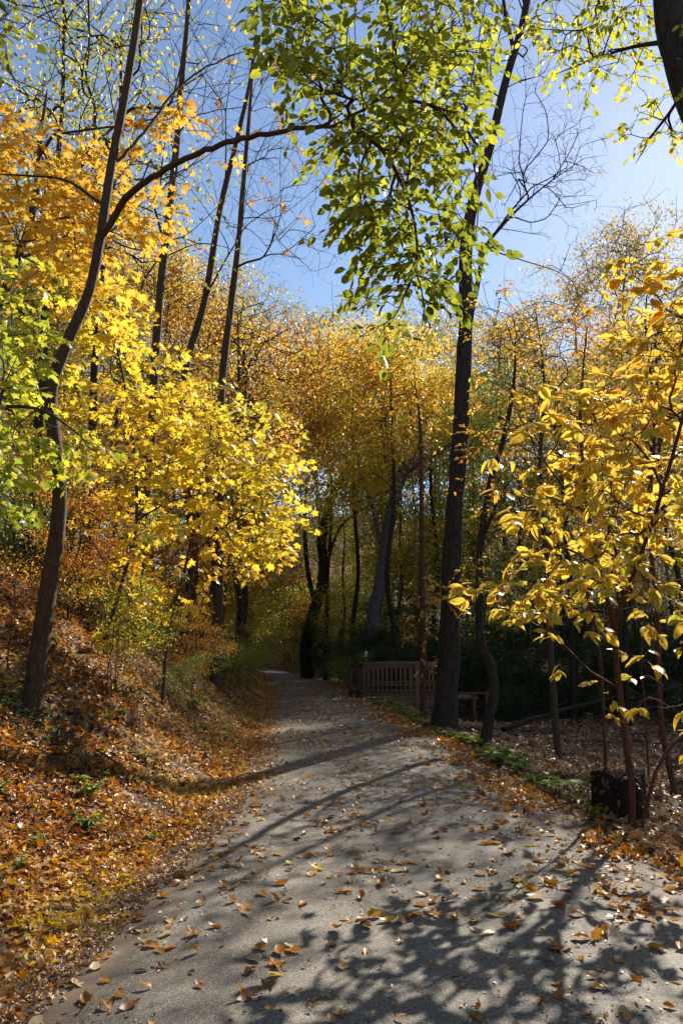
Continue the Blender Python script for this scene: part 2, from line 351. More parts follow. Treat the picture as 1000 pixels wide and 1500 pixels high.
VEINED = ('golden_leaves', 'green_leaves')
class Leaves:
    def __init__(s): s.b = []
    def add(s, t, pos, fwd, nrm, size, tint):
        pos = np.atleast_2d(pos); n = len(pos)
        fwd = unit(np.broadcast_to(fwd, (n, 3))); nrm = np.broadcast_to(nrm, (n, 3))
        side = unit(np.cross(fwd, nrm)); nr = np.cross(side, fwd)
        s.b.append((t, pos, side, fwd, nr, np.broadcast_to(size, n).astype(float), np.broadcast_to(tint, n)))
    def build(s, name, mat, parent=None, loc=None):
        V = []; F = {}; off = 0; W = []
        for t, pos, side, fwd, nr, size, tint in s.b:
            pts, fs = T[t] if isinstance(t, str) else t
            n = len(pos); k = len(pts)
            v = pos[:, None] + size[:, None, None] * (pts[None, :, 0:1] * side[:, None] + pts[None, :, 1:2] * fwd[:, None] + pts[None, :, 2:3] * nr[:, None])
            V.append(v.reshape(-1, 3)); W.append(np.tile(pts, (n, 1)))
            for f in fs:
                ff = (np.arange(n) * k + off)[:, None, None] + f[None]
                F.setdefault(f.shape[1], []).append((ff.reshape(-1, f.shape[1]), np.repeat(tint, len(f))))
            off += n * k
        if not V: return None
        FF = []; TT = []
        for k in F:
            FF.append(np.concatenate([a for a, _ in F[k]])); TT.append(np.concatenate([b for _, b in F[k]]))
        o = mesh_np(name, np.concatenate(V), FF, mat, np.concatenate(TT), parent, loc=loc)
        if mat.name in VEINED: a = o.data.attributes.new('blade', 'FLOAT_VECTOR', 'POINT'); a.data.foreach_set('vector', np.concatenate(W).astype(np.float32).ravel())
        return o

def rnd_dirs(n, r=rng): return unit(r.normal(size=(n, 3)))
UP = np.array([0, 0, 1.0])

# ------------------------------------------------------------------ skeletons
def smooth_line(pts, rads, step):
    pts = np.array(pts, float); rads = np.array(rads, float)
    if len(rads) != len(pts): rads = np.interp(np.linspace(0, 1, len(pts)), np.linspace(0, 1, len(rads)), rads)
    d = np.r_[0, np.cumsum(np.linalg.norm(np.diff(pts, axis=0), axis=1))]
    n = max(3, int(d[-1] / step)); t = np.linspace(0, d[-1], n)
    p2 = np.vstack([2 * pts[0] - pts[1], pts, 2 * pts[-1] - pts[-2]]); out = []
    for q in t:
        i = min(np.searchsorted(d, q, 'right') - 1, len(pts) - 2); u = (q - d[i]) / max(d[i + 1] - d[i], 1e-6)
        a, b, c, e = p2[i], p2[i + 1], p2[i + 2], p2[i + 3]
        out.append(.5 * ((2 * b) + (c - a) * u + (2 * a - 5 * b + 4 * c - e) * u * u + (3 * b - a - 3 * c + e) * u ** 3))
    return np.array(out), np.interp(t, d, rads)

class Skel:
    def __init__(s, cap=60000):
        s.p = np.zeros((cap, 3)); s.par = np.full(cap, -1); s.fix = np.zeros(cap); s.L = np.zeros(cap); s.dir = np.zeros((cap, 3)); s.ok = np.zeros(cap, bool); s.n = 0
        s.tips = []
    def node(s, p, par, r=0, ok=True):
        i = s.n; s.n += 1; s.p[i] = p; s.par[i] = par; s.fix[i] = r; s.ok[i] = ok
        if par >= 0:
            dv = p - s.p[par]; l = np.linalg.norm(dv); s.L[i] = s.L[par] + l; s.dir[i] = dv / (l + 1e-9)
        else: s.dir[i] = UP
        return i
    def line(s, pts, rads, step=.2, start=None, ok_from=0.0, jit=0.0):
        p, r = smooth_line(pts, rads, step)
        if jit: p[1:-1] += rng.normal(0, jit, p[1:-1].shape)
        if start is None: par = -1
        elif start == 'near': par = int(np.argmin(np.linalg.norm(s.p[:s.n] - p[0], axis=1))); p = p[1:]; r = r[1:]
        else: par = start; 
        for k in range(len(p)):
            par = s.node(p[k], par, r[k], k >= ok_from * len(p))
        return par
    def grow(s, att, step=.15, wlen=.25, curve=.35, upb=.0):
        if len(att) == 0: return []
        att = np.asarray(att); d0 = np.array([np.min(np.linalg.norm(s.p[:s.n][s.ok[:s.n]] - a, axis=1)) for a in att])
        tips = []
        for a in att[np.argsort(d0)]:
            d = np.linalg.norm(s.p[:s.n] - a, axis=1)
            dv = (a - s.p[:s.n]) / (d[:, None] + 1e-9)
            al = np.einsum('ij,ij->i', dv, s.dir[:s.n])
            c = d * (1 + .35 * (1 - al)) + wlen * s.L[:s.n]; c[~s.ok[:s.n]] = 1e9
            i = int(np.argmin(c)); dd = d[i]; p0 = s.p[i].copy()
            ctrl = p0 + s.dir[i] * dd * curve + UP * dd * upb
            k = max(2, int(dd / step)); par = i
            for j in range(1, k + 1):
                t = j / k; q = (1 - t) ** 2 * p0 + 2 * t * (1 - t) * ctrl + t * t * a
                if j < k: q = q + rng.normal(0, .03 * dd / k, 3)
                par = s.node(q, par)
            tips.append(par); s.tips.append(par)
        return tips
    def radii(s, r0, ex=.5, grow=0.0):
        n = s.n; cnt = np.zeros(n); par = s.par[:n]
        has = np.zeros(n, bool); has[par[par >= 0]] = True
        cnt[~has] = 1
        for i in range(n - 1, 0, -1):
            if par[i] >= 0: cnt[par[i]] += cnt[i]
        r = r0 * cnt ** ex
        r = np.where(s.fix[:n] > 0, s.fix[:n], r)
        for i in range(n):
            if par[i] >= 0 and s.fix[i] == 0: r[i] = min(r[i], r[par[i]] * .92)
        s.cnt = cnt; s.r = r
    def tubes(s, name, mat, parent, loc=None, flare=0, sides=None, rmin=0):
        n = s.n; par = s.par[:n]; best = {}
        for i in range(n):
            if par[i] >= 0:
                key = (s.fix[i] > 0, s.cnt[i]); b = best.get(par[i])
                if b is None or key > b[0]: best[par[i]] = (key, i)
        cont = {p: i for p, (k, i) in best.items()}
        starts = [i for i in range(n) if par[i] < 0 or cont[par[i]] != i]
        V = []; F = []; off = 0
        for st in starts:
            ch = [st]
            while ch[-1] in cont: ch.append(cont[ch[-1]])
            pts = s.p[ch]; rr = s.r[ch].copy()
            if par[st] >= 0: pts = np.vstack([s.p[par[st]], pts]); rr = np.r_[min(rr[0] * 1.15, s.r[par[st]] * .95), rr]
            if len(pts) < 2 or rr.max() < rmin: continue
            rr[-1] *= .4
            R0 = rr.max(); ns = sides or (14 if R0 > .12 else 9 if R0 > .04 else 6 if R0 > .012 else 4 if R0 > .006 else 3)
            t = np.gradient(pts, axis=0); t = unit(t)
            ref = np.array([1.0, .13, .05]) if abs(t[0][0]) < .8 else np.array([0, 1.0, .1])
            a = unit(np.cross(t, ref)); b = np.cross(t, a)
            th = np.linspace(0, 2 * math.pi, ns, endpoint=False)
            rad = np.repeat(rr[:, None], ns, 1)
            if R0 > .06 and par[st] < 0:
                zz = np.linalg.norm(pts - pts[0], axis=1)[:, None]
                lob = 1 + (.05 + flare * np.exp(-zz / (R0 * 2.5))) * np.sin(th[None] * 3 + zz * .5) * .6 + flare * np.exp(-zz / (R0 * 1.8))
                lob = lob + .05 * np.sin(th[None] * 2 + zz * 3.1 + st) + .05 * np.sin(th[None] + zz * 1.7) + .04 * np.sin(zz * 5.3 + 2) * np.sin(th[None] + 1) + .03 * np.sin(th[None] * 5 + zz * 7)
                rad = rad * lob
            v = pts[:, None] + rad[..., None] * (np.cos(th)[None, :, None] * a[:, None] + np.sin(th)[None, :, None] * b[:, None])
            V.append(v.reshape(-1, 3)); m = len(pts)
            i = np.arange(m - 1)[:, None] * ns + np.arange(ns)[None]; j = np.arange(m - 1)[:, None] * ns + (np.arange(ns)[None] + 1) % ns
            F.append((np.stack([i, j, j + ns, i + ns], -1).reshape(-1, 4)) + off); off += m * ns
        return mesh_np(name, np.concatenate(V), [np.concatenate(F)], mat, None, parent, True, loc)

def blob_pts(blobs, r=rng, mul=1.0):
    """blobs: (px, py, rpx, Y, dY, n)"""
    out = []
    for px, py, rp, Y, dY, n in blobs:
        n = int(round(n * mul))
        a = r.uniform(0, 6.283, n); q = rp * np.sqrt(r.uniform(0, 1, n)); yy = Y + r.uniform(-1, 1, n) * dY
        out += [P(px + q[i] * math.cos(a[i]), py + q[i] * math.sin(a[i]), yy[i]) for i in range(n)]
    return np.array(out)

def sprays(sk, tips, lv, kind, tpl, size, n, length, tintf, tw=.0022, droop=.25, r=rng):
    """twig with leaves at each tip: alternate / opposite along it, or whorled at its end"""
    for t in tips:
        p = sk.p[t]; d = sk.dir[t] + r.normal(0, .35, 3); d[2] = d[2] * .4 - .12; d = unit(d)
        nrm = unit(UP + r.normal(0, .3, 3)); sd = unit(np.cross(d, nrm)); L = length * r.uniform(.7, 1.25)
        k = max(2, int(n * r.uniform(.7, 1.3))); par = t; N = 4; line = [p]
        for j in range(1, N + 1):
            q = p + d * L * j / N + np.array([0, 0, -droop * L * (j / N) ** 2]) + r.normal(0, .006, 3); par = sk.node(q, par, tw * (1.4 - .25 * j), False); line.append(q)
        line = np.array(line)
        if kind == 'whorl':
            u = np.where(r.uniform(size=k) < .75, r.uniform(.85, 1, k), r.uniform(.3, .85, k)); ang = r.uniform(-1.9, 1.9, k)
        else:
            u = (np.arange(k) + .7) / k; ang = np.where(np.arange(k) % 2 == 0, 1, -1) * r.uniform(.5, 1.15, k); ang[-1] *= .2
        pos = np.stack([np.interp(u, np.linspace(0, 1, N + 1), line[:, c]) for c in range(3)], -1)
        fw = np.cos(ang)[:, None] * d + np.sin(ang)[:, None] * sd
        if kind == 'opp': pos = pos + fw * r.uniform(.02, .07, k)[:, None]
        fw = fw + np.array([0, 0, -1]) * r.uniform(0, 2 * droop + .15, k)[:, None] + r.normal(0, .18, (k, 3))
        nn = nrm + r.normal(0, .42, (k, 3))
        tp_ = tpl if isinstance(tpl, str) else tpl[int(r.integers(len(tpl)))]
        lv.add(tp_, pos + r.normal(0, .008, (k, 3)), fw, nn, size * r.uniform(.45, 1.2, k), tintf(pos, r))

def tnoise(base, amp, f, seed, rnd=.12):
    return lambda p, r: np.clip(base + amp * noise3(p, f, seed) + r.normal(0, rnd, len(p)), 0, 1)

# ------------------------------------------------------------------ authored trees
def trunkline(pts, Y, base=True):
    """pixel polyline of a trunk standing at distance Y (or Y per point)"""
    return [P(a[0], a[1], (a[2] if len(a) > 2 else Y)) for a in pts]
def tree(name, label, cat, base, group=None): return empty(name, tuple(base), label, cat, group)

# 1. the near leaning tree on the bank, its long limb and the green leaves that hang from it
b = hit(46, 1048); Y0 = b[1]
t1 = tree('leaning_tree', 'brown trunk leaning from the bank, long limb of green leaves over the path', 'tree', b)
s1 = Skel()
L1 = trunkline([(30, 1090), (46, 1040), (58, 950), (74, 840), (88, 730), (80, 640), (76, 570), (100, 500), (130, 430), (147, 350), (163, 245), (185, 130), (205, 0), (213, -120), (225, -300)], Y0)
s1.line(L1, [.115, .10, .085, .078, .072, .067, .063, .058, .054, .050, .047, .044, .04, .03, .015], .12, None, .55)
s1.line([P(148, 352, Y0), P(185, 290, Y0 - .3), P(230, 255, Y0 - .7), P(290, 225, Y0 - 1.1), P(350, 205, Y0 - 1.5), P(430, 190, Y0 - 1.9), P(500, 180, Y0 - 2.2), P(580, 120, Y0 - 2.4), P(640, 20, Y0 - 2.5)],
        [.036, .034, .030, .026, .022, .018, .014, .010, .007], .1, 'near', .0, .006)
s1.line([P(163, 245, Y0), P(215, 190, Y0 + .2), P(265, 125, Y0 + .3), P(330, 85, Y0 + .5), P(360, 75, Y0 + .5)], [.02, .015, .012, .009, .005], .1, 'near', 0, .006)
s1.line([P(150, 300, Y0), P(100, 265, Y0 - .2), P(50, 258, Y0 - .3), P(-10, 255, Y0 - .3)], [.02, .015, .012, .008], .1, 'near')
Yg = Y0 - 2.4
s1.line([P(500, 180, Yg), P(560, 220, Yg), P(600, 300, Yg + .1), P(610, 380, Yg + .1), P(585, 450, Yg)], [.018, .015, .012, .008, .005], .1, 'near')
s1.line([P(560, 140, Yg), P(640, 160, Yg), P(690, 230, Yg), P(700, 300, Yg)], [.014, .012, .008, .005], .1, 'near')
att = blob_pts([(540, 10, 140, Yg, .7, 95), (440, 70, 55, Yg, .5, 24), (640, 50, 80, Yg, .6, 52), (540, 140, 85, Yg, .6, 62), (640, 175, 62, Yg, .6, 40), (575, 255, 90, Yg, .5, 62), (680, 250, 32, Yg, .4, 10),
                 (545, 330, 62, Yg, .4, 30), (630, 360, 72, Yg, .4, 42), (590, 425, 55, Yg, .3, 20), (572, 480, 22, Yg, .2, 5), (480, 130, 50, Yg, .4, 18), (500, 230, 35, Yg, .3, 9), (640, 440, 25, Yg, .2, 4), (500, -120, 200, Yg, .8, 60), (420, 20, 50, Yg, .5, 14), (560, 300, 60, Yg, .5, 12), (600, 100, 110, Yg + .3, .5, 30)], mul=1.3)
tips = s1.grow(att, .08, .12)
lv = Leaves(); sprays(s1, tips, lv, 'alt', ('ov', 'ovb', 'ov'), .088, 6, .22, tnoise(.48, .22, .35, 3), droop=.35)
s1.radii(.0022, .5); s1.tubes('trunk', M['bark'], t1, b, flare=.25); lv.build('foliage', M['beech'], t1, b)
# orange spray around the middle of the trunk top
def leafy(name, label, cat, base, lines, blobs, kind, tpl, size, n, length, tintf, lmat, bmat, r0=.0025, step=.1, wlen=.15, flare=.15, group=None, droop=.25, extra=None, okf=.3, tw=.0022, mul=1.0):
    t = tree(name, label, cat, base, group); s = Skel()
    for k, (pts, rad) in enumerate(lines): s.line(pts, rad, .15, None if k == 0 else 'near', okf if k == 0 else 0)
    lv = Leaves()
    if extra is not None: s.grow(extra, step * 1.3, wlen)
    if len(blobs):
        tips = s.grow(blob_pts(blobs, mul=mul), step, wlen); sprays(s, tips, lv, kind, tpl, size, n, length, tintf, droop=droop, tw=tw)
    s.radii(r0, .5); s.tubes('trunk', bmat, t, base, flare=flare)
    lv.build('foliage', lmat, t, base)
    return t

# 2. the yellow maples on the bank
b = hit(156, 965); Yq = b[1]
tl = lambda pts, Y: [P(x, y, Y + (z[0] if z else 0)) for x, y, *z in pts]
leafy('maple_sapling', 'slender greenish yellow maple on the bank just right of the leaning trunk', 'tree', b,
      [(tl([(150, 985), (160, 920), (180, 850), (200, 765), (196, 650), (182, 560), (168, 480), (175, 400)], Yq), [.04, .034, .03, .026, .022, .017, .012, .006]),
       (tl([(200, 762), (250, 735, -.4), (300, 722, -.7)], Yq), [.016, .012, .007]), (tl([(196, 695), (250, 678, -.4), (305, 665, -.6)], Yq), [.013, .01, .006]),
       (tl([(178, 860), (140, 800, -.3), (110, 740, -.5)], Yq), [.013, .01, .006])],
      [(175, 470, 50, Yq, .8, 22), (150, 540, 60, Yq - .3, .9, 30), (230, 560, 65, Yq - .3, 1, 40), (180, 640, 70, Yq - .4, 1, 32), (270, 640, 65, Yq - .5, 1, 42), (235, 720, 70, Yq - .5, .9, 34), (150, 480, 40, Yq, .5, 10),
       (205, 850, 50, Yq - .5, .6, 14), (180, 930, 24, Yq - .6, .3, 4), (170, 780, 50, Yq - .3, .7, 14)],
      'opp', 'mh', .12, 7, .25, lambda p, r: np.clip(.44 + .12 * noise3(p, .3, 5) + .08 * (p[:, 0] + 2.2) + r.normal(0, .12, len(p)), 0, 1), M['maple'], M['twig'], okf=.3, mul=1.3)
b = hit(238, 1038); Yq = b[1] + .3
leafy('maple_sapling', 'bright golden yellow maple hanging over the left edge of the path, lowest leaves turning orange', 'tree', b,
      [([b - [0, 0, .1]] + tl([(243, 960), (252, 900), (272, 830), (285, 760), (300, 680), (315, 600), (330, 540)], Yq), [.032, .028, .026, .022, .02, .015, .01, .005]),
       (tl([(275, 820), (330, 770, -.2), (390, 740, -.3), (430, 730, -.3)], Yq), [.014, .012, .008, .005]), (tl([(300, 690), (350, 650), (400, 620)], Yq), [.012, .009, .005])],
      [(310, 610, 50, Yq, .9, 26), (370, 640, 60, Yq, .9, 36), (400, 700, 45, Yq, .9, 30), (330, 690, 60, Yq - .2, .9, 36), (270, 740, 60, Yq - .2, .9, 28), (370, 740, 62, Yq, .9, 40), (345, 790, 50, Yq, .9, 22), (405, 775, 38, Yq, .8, 20),
       (240, 800, 60, Yq - .2, .8, 14), (310, 850, 35, Yq, .5, 5), (250, 890, 45, Yq - .2, .6, 8)],
      'opp', 'mh', .112, 7, .25, lambda p, r: np.clip(.56 + .09 * noise3(p, .3, 6) + .12 * (2.2 - p[:, 2]) + r.normal(0, .1, len(p)), 0, 1), M['maple'], M['twig'], mul=1.2)
# 3. green maple at the left edge
b = on(-4.3, 6.2)
leafy('green_maple', 'lime green maple at the left edge, drooping before the leaning trunk', 'tree', b,
      [([b - [0, 0, .1]] + tl([(-120, 900), (-110, 700), (-80, 520), (-60, 380)], 6.2), [.06, .05, .045, .03, .015]), (tl([(-100, 640), (-20, 600, -.3), (60, 600, -.5), (120, 640, -.6)], 6.2), [.025, .018, .012, .006]),
       (tl([(-90, 500), (-10, 450), (50, 440)], 6.2), [.02, .014, .007])],
      [(20, 420, 50, 6.1, .8, 22), (20, 500, 55, 6, .8, 30), (20, 580, 55, 5.9, .8, 30), (75, 640, 35, 5.8, .6, 9), (10, 665, 45, 5.8, .6, 18), (130, 680, 34, 5.6, .4, 7), (20, 740, 30, 5.9, .5, 5), (-60, 560, 80, 6, .8, 40)],
      'opp', 'mh', .085, 7, .18, lambda p, r: np.clip(.42 + .22 * noise3(p, .4, 8) + .12 * (p[:, 0] + 2.4) + r.normal(0, .15, len(p)), 0, 1), M['gmaple'], M['twig'], mul=1.3)
# 4. orange yellow maple, upper left
b = on(-5.6, 9.5)
leafy('orange_maple', 'amber maple filling the upper left behind the leaning trunk, its layers pale orange', 'tree', b,
      [([b - [0, 0, .1]] + tl([(-60, 700), (-30, 520), (20, 400), (50, 300), (60, 200), (70, 130)], 9.5), [.1, .09, .08, .06, .045, .03, .015]), (tl([(40, 330), (110, 320), (180, 360), (230, 370)], 9.2), [.025, .018, .012, .006]),
       (tl([(60, 200), (130, 190), (200, 180), (260, 165)], 9), [.02, .016, .01, .006])],
      [(50, 240, 65, 9, 1, 42), (120, 270, 60, 9, 1, 42), (40, 320, 60, 9, 1, 40), (130, 340, 60, 9, 1, 42), (190, 330, 35, 9, .8, 18), (60, 400, 60, 9, 1, 24), (150, 410, 60, 9, 1, 22), (30, 200, 40, 9, .8, 18), (250, 180, 32, 8.8, .4, 9), (200, 190, 30, 8.8, .4, 7), (230, 300, 30, 9, .5, 6), (-50, 280, 70, 9, 1, 30)],
      'opp', 'mh', .13, 7, .28, tnoise(.28, .2, .25, 9, .16), M['orange'], M['twig'], r0=.003, droop=.2, mul=1.5)

# 5. bare slender trunks climbing out of the top
def bare(name, label, pts, Y, rads, attb, bmat, lmat=None, nleaf=0, lsize=.1, tpl='ml', base=None, group=None, r0=.0035, tint=.5, lines=(), okf=.35, tw=.0025, flare=.2, fan=1.0):
    b = base if base is not None else hit(*pts[0]); 
    if Y is None: Y = b[1]
    t = tree(name, label, 'tree', b, group); s = Skel()
    pl = [b - [0, 0, .25]] + tl(pts[1:], Y)
    s.line(pl, rads, .25, None, okf)
    for p2, r2 in lines: s.line(tl(p2, Y), r2, .15, 'near')
    a1 = blob_pts(attb); tips = s.grow(a1, .18, .22, .2)
    ends = []
    for a in a1:
        for _ in range(int(3 * fan)): ends.append(a + rng.normal(0, .32, 3) + [0, 0, .12])
    tips2 = s.grow(np.array(ends), .1, .12, .22, .04) if ends else []
    lv = Leaves()
    if nleaf:
        sel = rng.choice(len(tips + tips2), min(nleaf, len(tips + tips2)), replace=False); tt = [(tips + tips2)[i] for i in sel]
        sprays(s, tt, lv, 'opp', tpl, lsize, 5, .2, tnoise(tint, .2, .3, 4), tw=tw)
    s.radii(r0, .46); s.tubes('trunk', bmat, t, b, flare=flare)
    if nleaf: lv.build('foliage', lmat, t, b)
    return t
bare('slender_tree', 'tall slender grey brown trunk right of the leaning one, rising straight out of the picture', [(195, 935), (205, 800), (222, 640), (228, 520), (240, 380), (258, 220), (268, 100), (278, -20), (285, -200)], None,
     [.15, .12, .09, .082, .078, .072, .065, .055, .045, .02], [(290, 60, 110, 11.6, 1.5, 26), (200, 60, 60, 12, 1.2, 10), (330, 150, 80, 12, 1.2, 18), (240, 250, 50, 12, 1, 6)], M['bark'], M['orange'], 12, .12, tint=.3)
bare('slender_tree', 'middle one of three slender trunks on the left slope, tilting right against the sky', [(262, 945), (283, 820), (268, 580), (300, 440), (322, 310), (348, 200), (366, 120), (375, 40), (380, -60)], None,
     [.15, .12, .1, .088, .078, .068, .055, .042, .03, .02], [(400, 150, 90, 14, 1.8, 30), (330, 60, 80, 14, 1.8, 22), (430, 260, 80, 14, 1.5, 28), (270, 200, 60, 14, 1.2, 14), (380, 340, 60, 14, 1.2, 14)], M['bark'], M['orange'], 16, .13, tint=.6)
bare('slender_tree', 'thinnest of three slender trunks on the left slope, behind the middle one', [(318, 900), (322, 760), (325, 575), (338, 450), (350, 350), (358, 250), (366, 160), (372, 80)], 16.5,
     [.13, .11, .09, .085, .075, .065, .055, .04, .02], [(400, 300, 90, 16.5, 1.8, 40), (440, 210, 70, 16.5, 1.8, 26), (330, 250, 60, 16.5, 1.5, 18), (400, 100, 60, 16.5, 1.5, 18), (440, 370, 60, 16, 1.5, 16)], M['bark'], M['rust'], 22, .14, base=on(*(P(318, 900, 16.5)[:2])), tint=.3, fan=1.6)

# 6. the big dark trunk by the path, with its bare fork
b = hit(648, 1066); Yb = b[1]
bare('tall_tree', 'big dark trunk beside the path before the footbridge, forking into bare twigs', [(648, 1066), (655, 980), (660, 850), (666, 740), (676, 600), (682, 470), (682, 370), (694, 290), (717, 215), (740, 120), (768, 20), (778, -80), (790, -250)], Yb,
     [.25, .215, .195, .18, .17, .16, .15, .14, .115, .10, .09, .08, .06, .03],
     [(800, 260, 60, Yb, 1.5, 26), (850, 215, 45, Yb - .3, 1, 18), (760, 330, 40, Yb, 1, 8), (850, 290, 30, Yb, 1, 6), (730, 60, 60, Yb, 1.5, 14), (690, 130, 45, Yb, 1.5, 10), (800, 130, 50, Yb, 1.5, 10), (650, 60, 60, Yb, 1.5, 8), (830, 400, 40, Yb, 1, 6), (700, -60, 100, Yb, 2, 14), (745, 230, 40, Yb, 1.5, 12)],
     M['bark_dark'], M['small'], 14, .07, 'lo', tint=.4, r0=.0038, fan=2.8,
     lines=[([(688, 470), (698, 420), (706, 380), (715, 355), (740, 325), (765, 300), (800, 270), (850, 235)], [.065, .055, .05, .042, .032, .024, .015, .006]), ([(716, 366), (760, 380), (820, 400), (860, 430)], [.02, .014, .01, .005]),
            ([(770, 10), (757, -30), (740, 30 - 90)], [.05, .04, .02]), ([(752, 75), (738, 10), (735, -40)], [.05, .04, .03]), ([(712, 230), (680, 180), (690, 120), (700, 60), (712, 0)], [.035, .025, .02, .015, .01])], okf=.45, flare=.3)
# 7. red-brown pole tree with ragged leaf tufts
b = hit(620, 1052)
leafy('pole_tree', 'thin reddish brown pole left of the big dark trunk, pale leaf tufts along it', 'tree', b,
      [([b - [0, 0, .1]] + tl([(619, 950), (618, 850), (617, 750), (616, 650), (613, 600), (606, 555)], b[1]), [.085, .075, .065, .06, .055, .045, .022, .006])],
      [(620, 640, 16, b[1], .4, 12), (622, 860, 22, b[1], .5, 12), (612, 920, 22, b[1], .5, 14), (632, 880, 22, b[1], .5, 14), (625, 970, 18, b[1], .4, 8), (615, 720, 12, b[1], .3, 6), (655, 870, 25, b[1] - 3, .3, 10), (590, 560, 50, b[1], 1, 26), (625, 580, 50, b[1], 1, 26)],
      'alt', 'lo', .11, 7, .25, tnoise(.6, .2, .5, 3), M['orange'], M['bark_red'], droop=.4, okf=.1)
# 8. crooked dark tree right of the big trunk
b = hit(706, 1096)
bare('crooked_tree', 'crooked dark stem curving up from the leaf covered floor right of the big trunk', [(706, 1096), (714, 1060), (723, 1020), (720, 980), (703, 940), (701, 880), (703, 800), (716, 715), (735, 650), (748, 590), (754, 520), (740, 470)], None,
     [.115, .09, .085, .08, .072, .065, .06, .055, .05, .042, .03, .016, .005], [(760, 520, 50, b[1], 1.2, 14), (720, 480, 50, b[1], 1.2, 12), (770, 620, 40, b[1], 1, 8), (690, 640, 30, b[1], .8, 6), (740, 740, 30, b[1], .8, 6)], M['bark_dark'], M['small'], 40, .09, 'lo', tint=.5,
     lines=[([(705, 795), (722, 750), (735, 720), (760, 690)], [.03, .024, .016, .008])])
# 9. grey leaning tree and dark curving tree behind the bridge
bG = on(*(P(540, 975, 33)[:2]))
bare('grey_tree', 'stout blue grey trunk leaning right behind the footbridge, broken fork at the top', [(540, 975), (548, 900), (556, 860), (568, 780), (582, 710), (596, 682), (606, 668)], 33,
     [.34, .30, .28, .27, .27, .29, .25, .17], [(600, 560, 70, 33, 3, 24), (540, 560, 60, 33, 3, 18)], M['bark_grey'], M['small'], 0, base=bG,
     lines=[([(596, 690), (618, 672), (640, 664), (662, 650)], [.2, .15, .12, .09]), ([(556, 800), (548, 750), (530, 700), (520, 650)], [.1, .09, .07, .04]), ([(582, 720), (572, 690), (563, 640), (560, 580)], [.22, .2, .18, .1])], r0=.012, fan=1, flare=.04)
bK = on(*(P(450, 992, 40)[:2]))
bare('curved_tree', 'dark curving trunk on the right verge where the path bends out of sight', [(446, 992), (448, 940), (462, 890), (474, 840), (472, 790), (482, 740), (500, 700), (520, 676)], 40,
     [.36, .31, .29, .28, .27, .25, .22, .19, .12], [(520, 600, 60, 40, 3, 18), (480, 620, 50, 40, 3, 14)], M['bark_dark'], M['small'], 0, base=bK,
     lines=[([(462, 890), (450, 830), (446, 760), (450, 700)], [.14, .12, .1, .06]), ([(476, 830), (500, 770), (540, 740)], [.1, .07, .04])], r0=.012, fan=1, flare=.04)

# 10. golden sapling at the right with large leaves
b = hit(922, 1214); Yr = b[1]
leafy('golden_sapling', 'golden big leaved sapling at the right edge, before the stump', 'tree', b,
      [([b - [0, 0, .1]] + tl([(925, 1160), (915, 1080), (903, 980), (895, 900), (880, 850), (862, 760), (850, 640), (852, 560), (860, 470)], Yr), [.032, .03, .028, .027, .024, .02, .017, .014, .01, .005]),
       (tl([(895, 920), (935, 820, -.5), (975, 700, -1.2), (1010, 560, -1.8), (1020, 430, -2.2)], Yr), [.02, .017, .014, .011, .008]),
       (tl([(870, 820), (800, 800, -.3), (740, 850, -.5)], Yr), [.012, .008, .004]), (tl([(880, 1000), (830, 950, -.3), (760, 890, -.5)], Yr), [.010, .007, .004]),
       (tl([(862, 760), (800, 680, -.6), (760, 610, -1)], Yr), [.012, .008, .005]), (tl([(915, 1060), (950, 1020), (1010, 1000)], Yr), [.008, .006, .004])],
      [(965, 390, 55, Yr - 1.43, .4, 16), (985, 470, 50, Yr - 1.43, .5, 18), (935, 480, 35, Yr - 1.32, .4, 8), (970, 560, 60, Yr - 1.26, .6, 28), (900, 590, 50, Yr - 1.10, .6, 18), (960, 650, 55, Yr - 1.10, .7, 26), (850, 620, 55, Yr - 0.99, .6, 18), (790, 600, 38, Yr - 1.10, .5, 7), (770, 650, 40, Yr - 0.88, .6, 6), (840, 700, 60, Yr - 0.66, .8, 26), (920, 720, 60, Yr - 0.66, .8, 26),
       (780, 760, 55, Yr - 0.44, .6, 18), (860, 790, 65, Yr - 0.44, .8, 28), (940, 790, 55, Yr - 0.44, .8, 20), (740, 850, 50, Yr - 0.33, .5, 14), (800, 870, 55, Yr - 0.33, .6, 20), (880, 860, 50, Yr - 0.33, .6, 14), (770, 900, 40, Yr - 0.33, .4, 6), (930, 930, 35, Yr - 0.28, .5, 4), (985, 1010, 40, Yr - 0.22, .4, 4), (880, 1010, 30, Yr - 0.11, .3, 3), (820, 950, 20, Yr - 0.22, .3, 2),
       (975, 860, 45, Yr - .3, .6, 10), (985, 740, 45, Yr - .6, .7, 10), (1060, 500, 90, Yr - 1.32, .8, 50), (1060, 700, 90, Yr - 0.99, .8, 50), (1080, 900, 80, Yr - 0.55, .8, 24)],
      'whorl', ('big', 'big2', 'big3'), .132, 7, .19, lambda p, r: np.clip(.38 + .08 * (p[:, 2] - 2.8) + .12 * noise3(p, .5, 11) + r.normal(0, .17, len(p)), 0, 1), M['gold'], M['bark_red'], r0=.0026, step=.1, wlen=.12, okf=.3, droop=.22, tw=.0028, mul=.95)
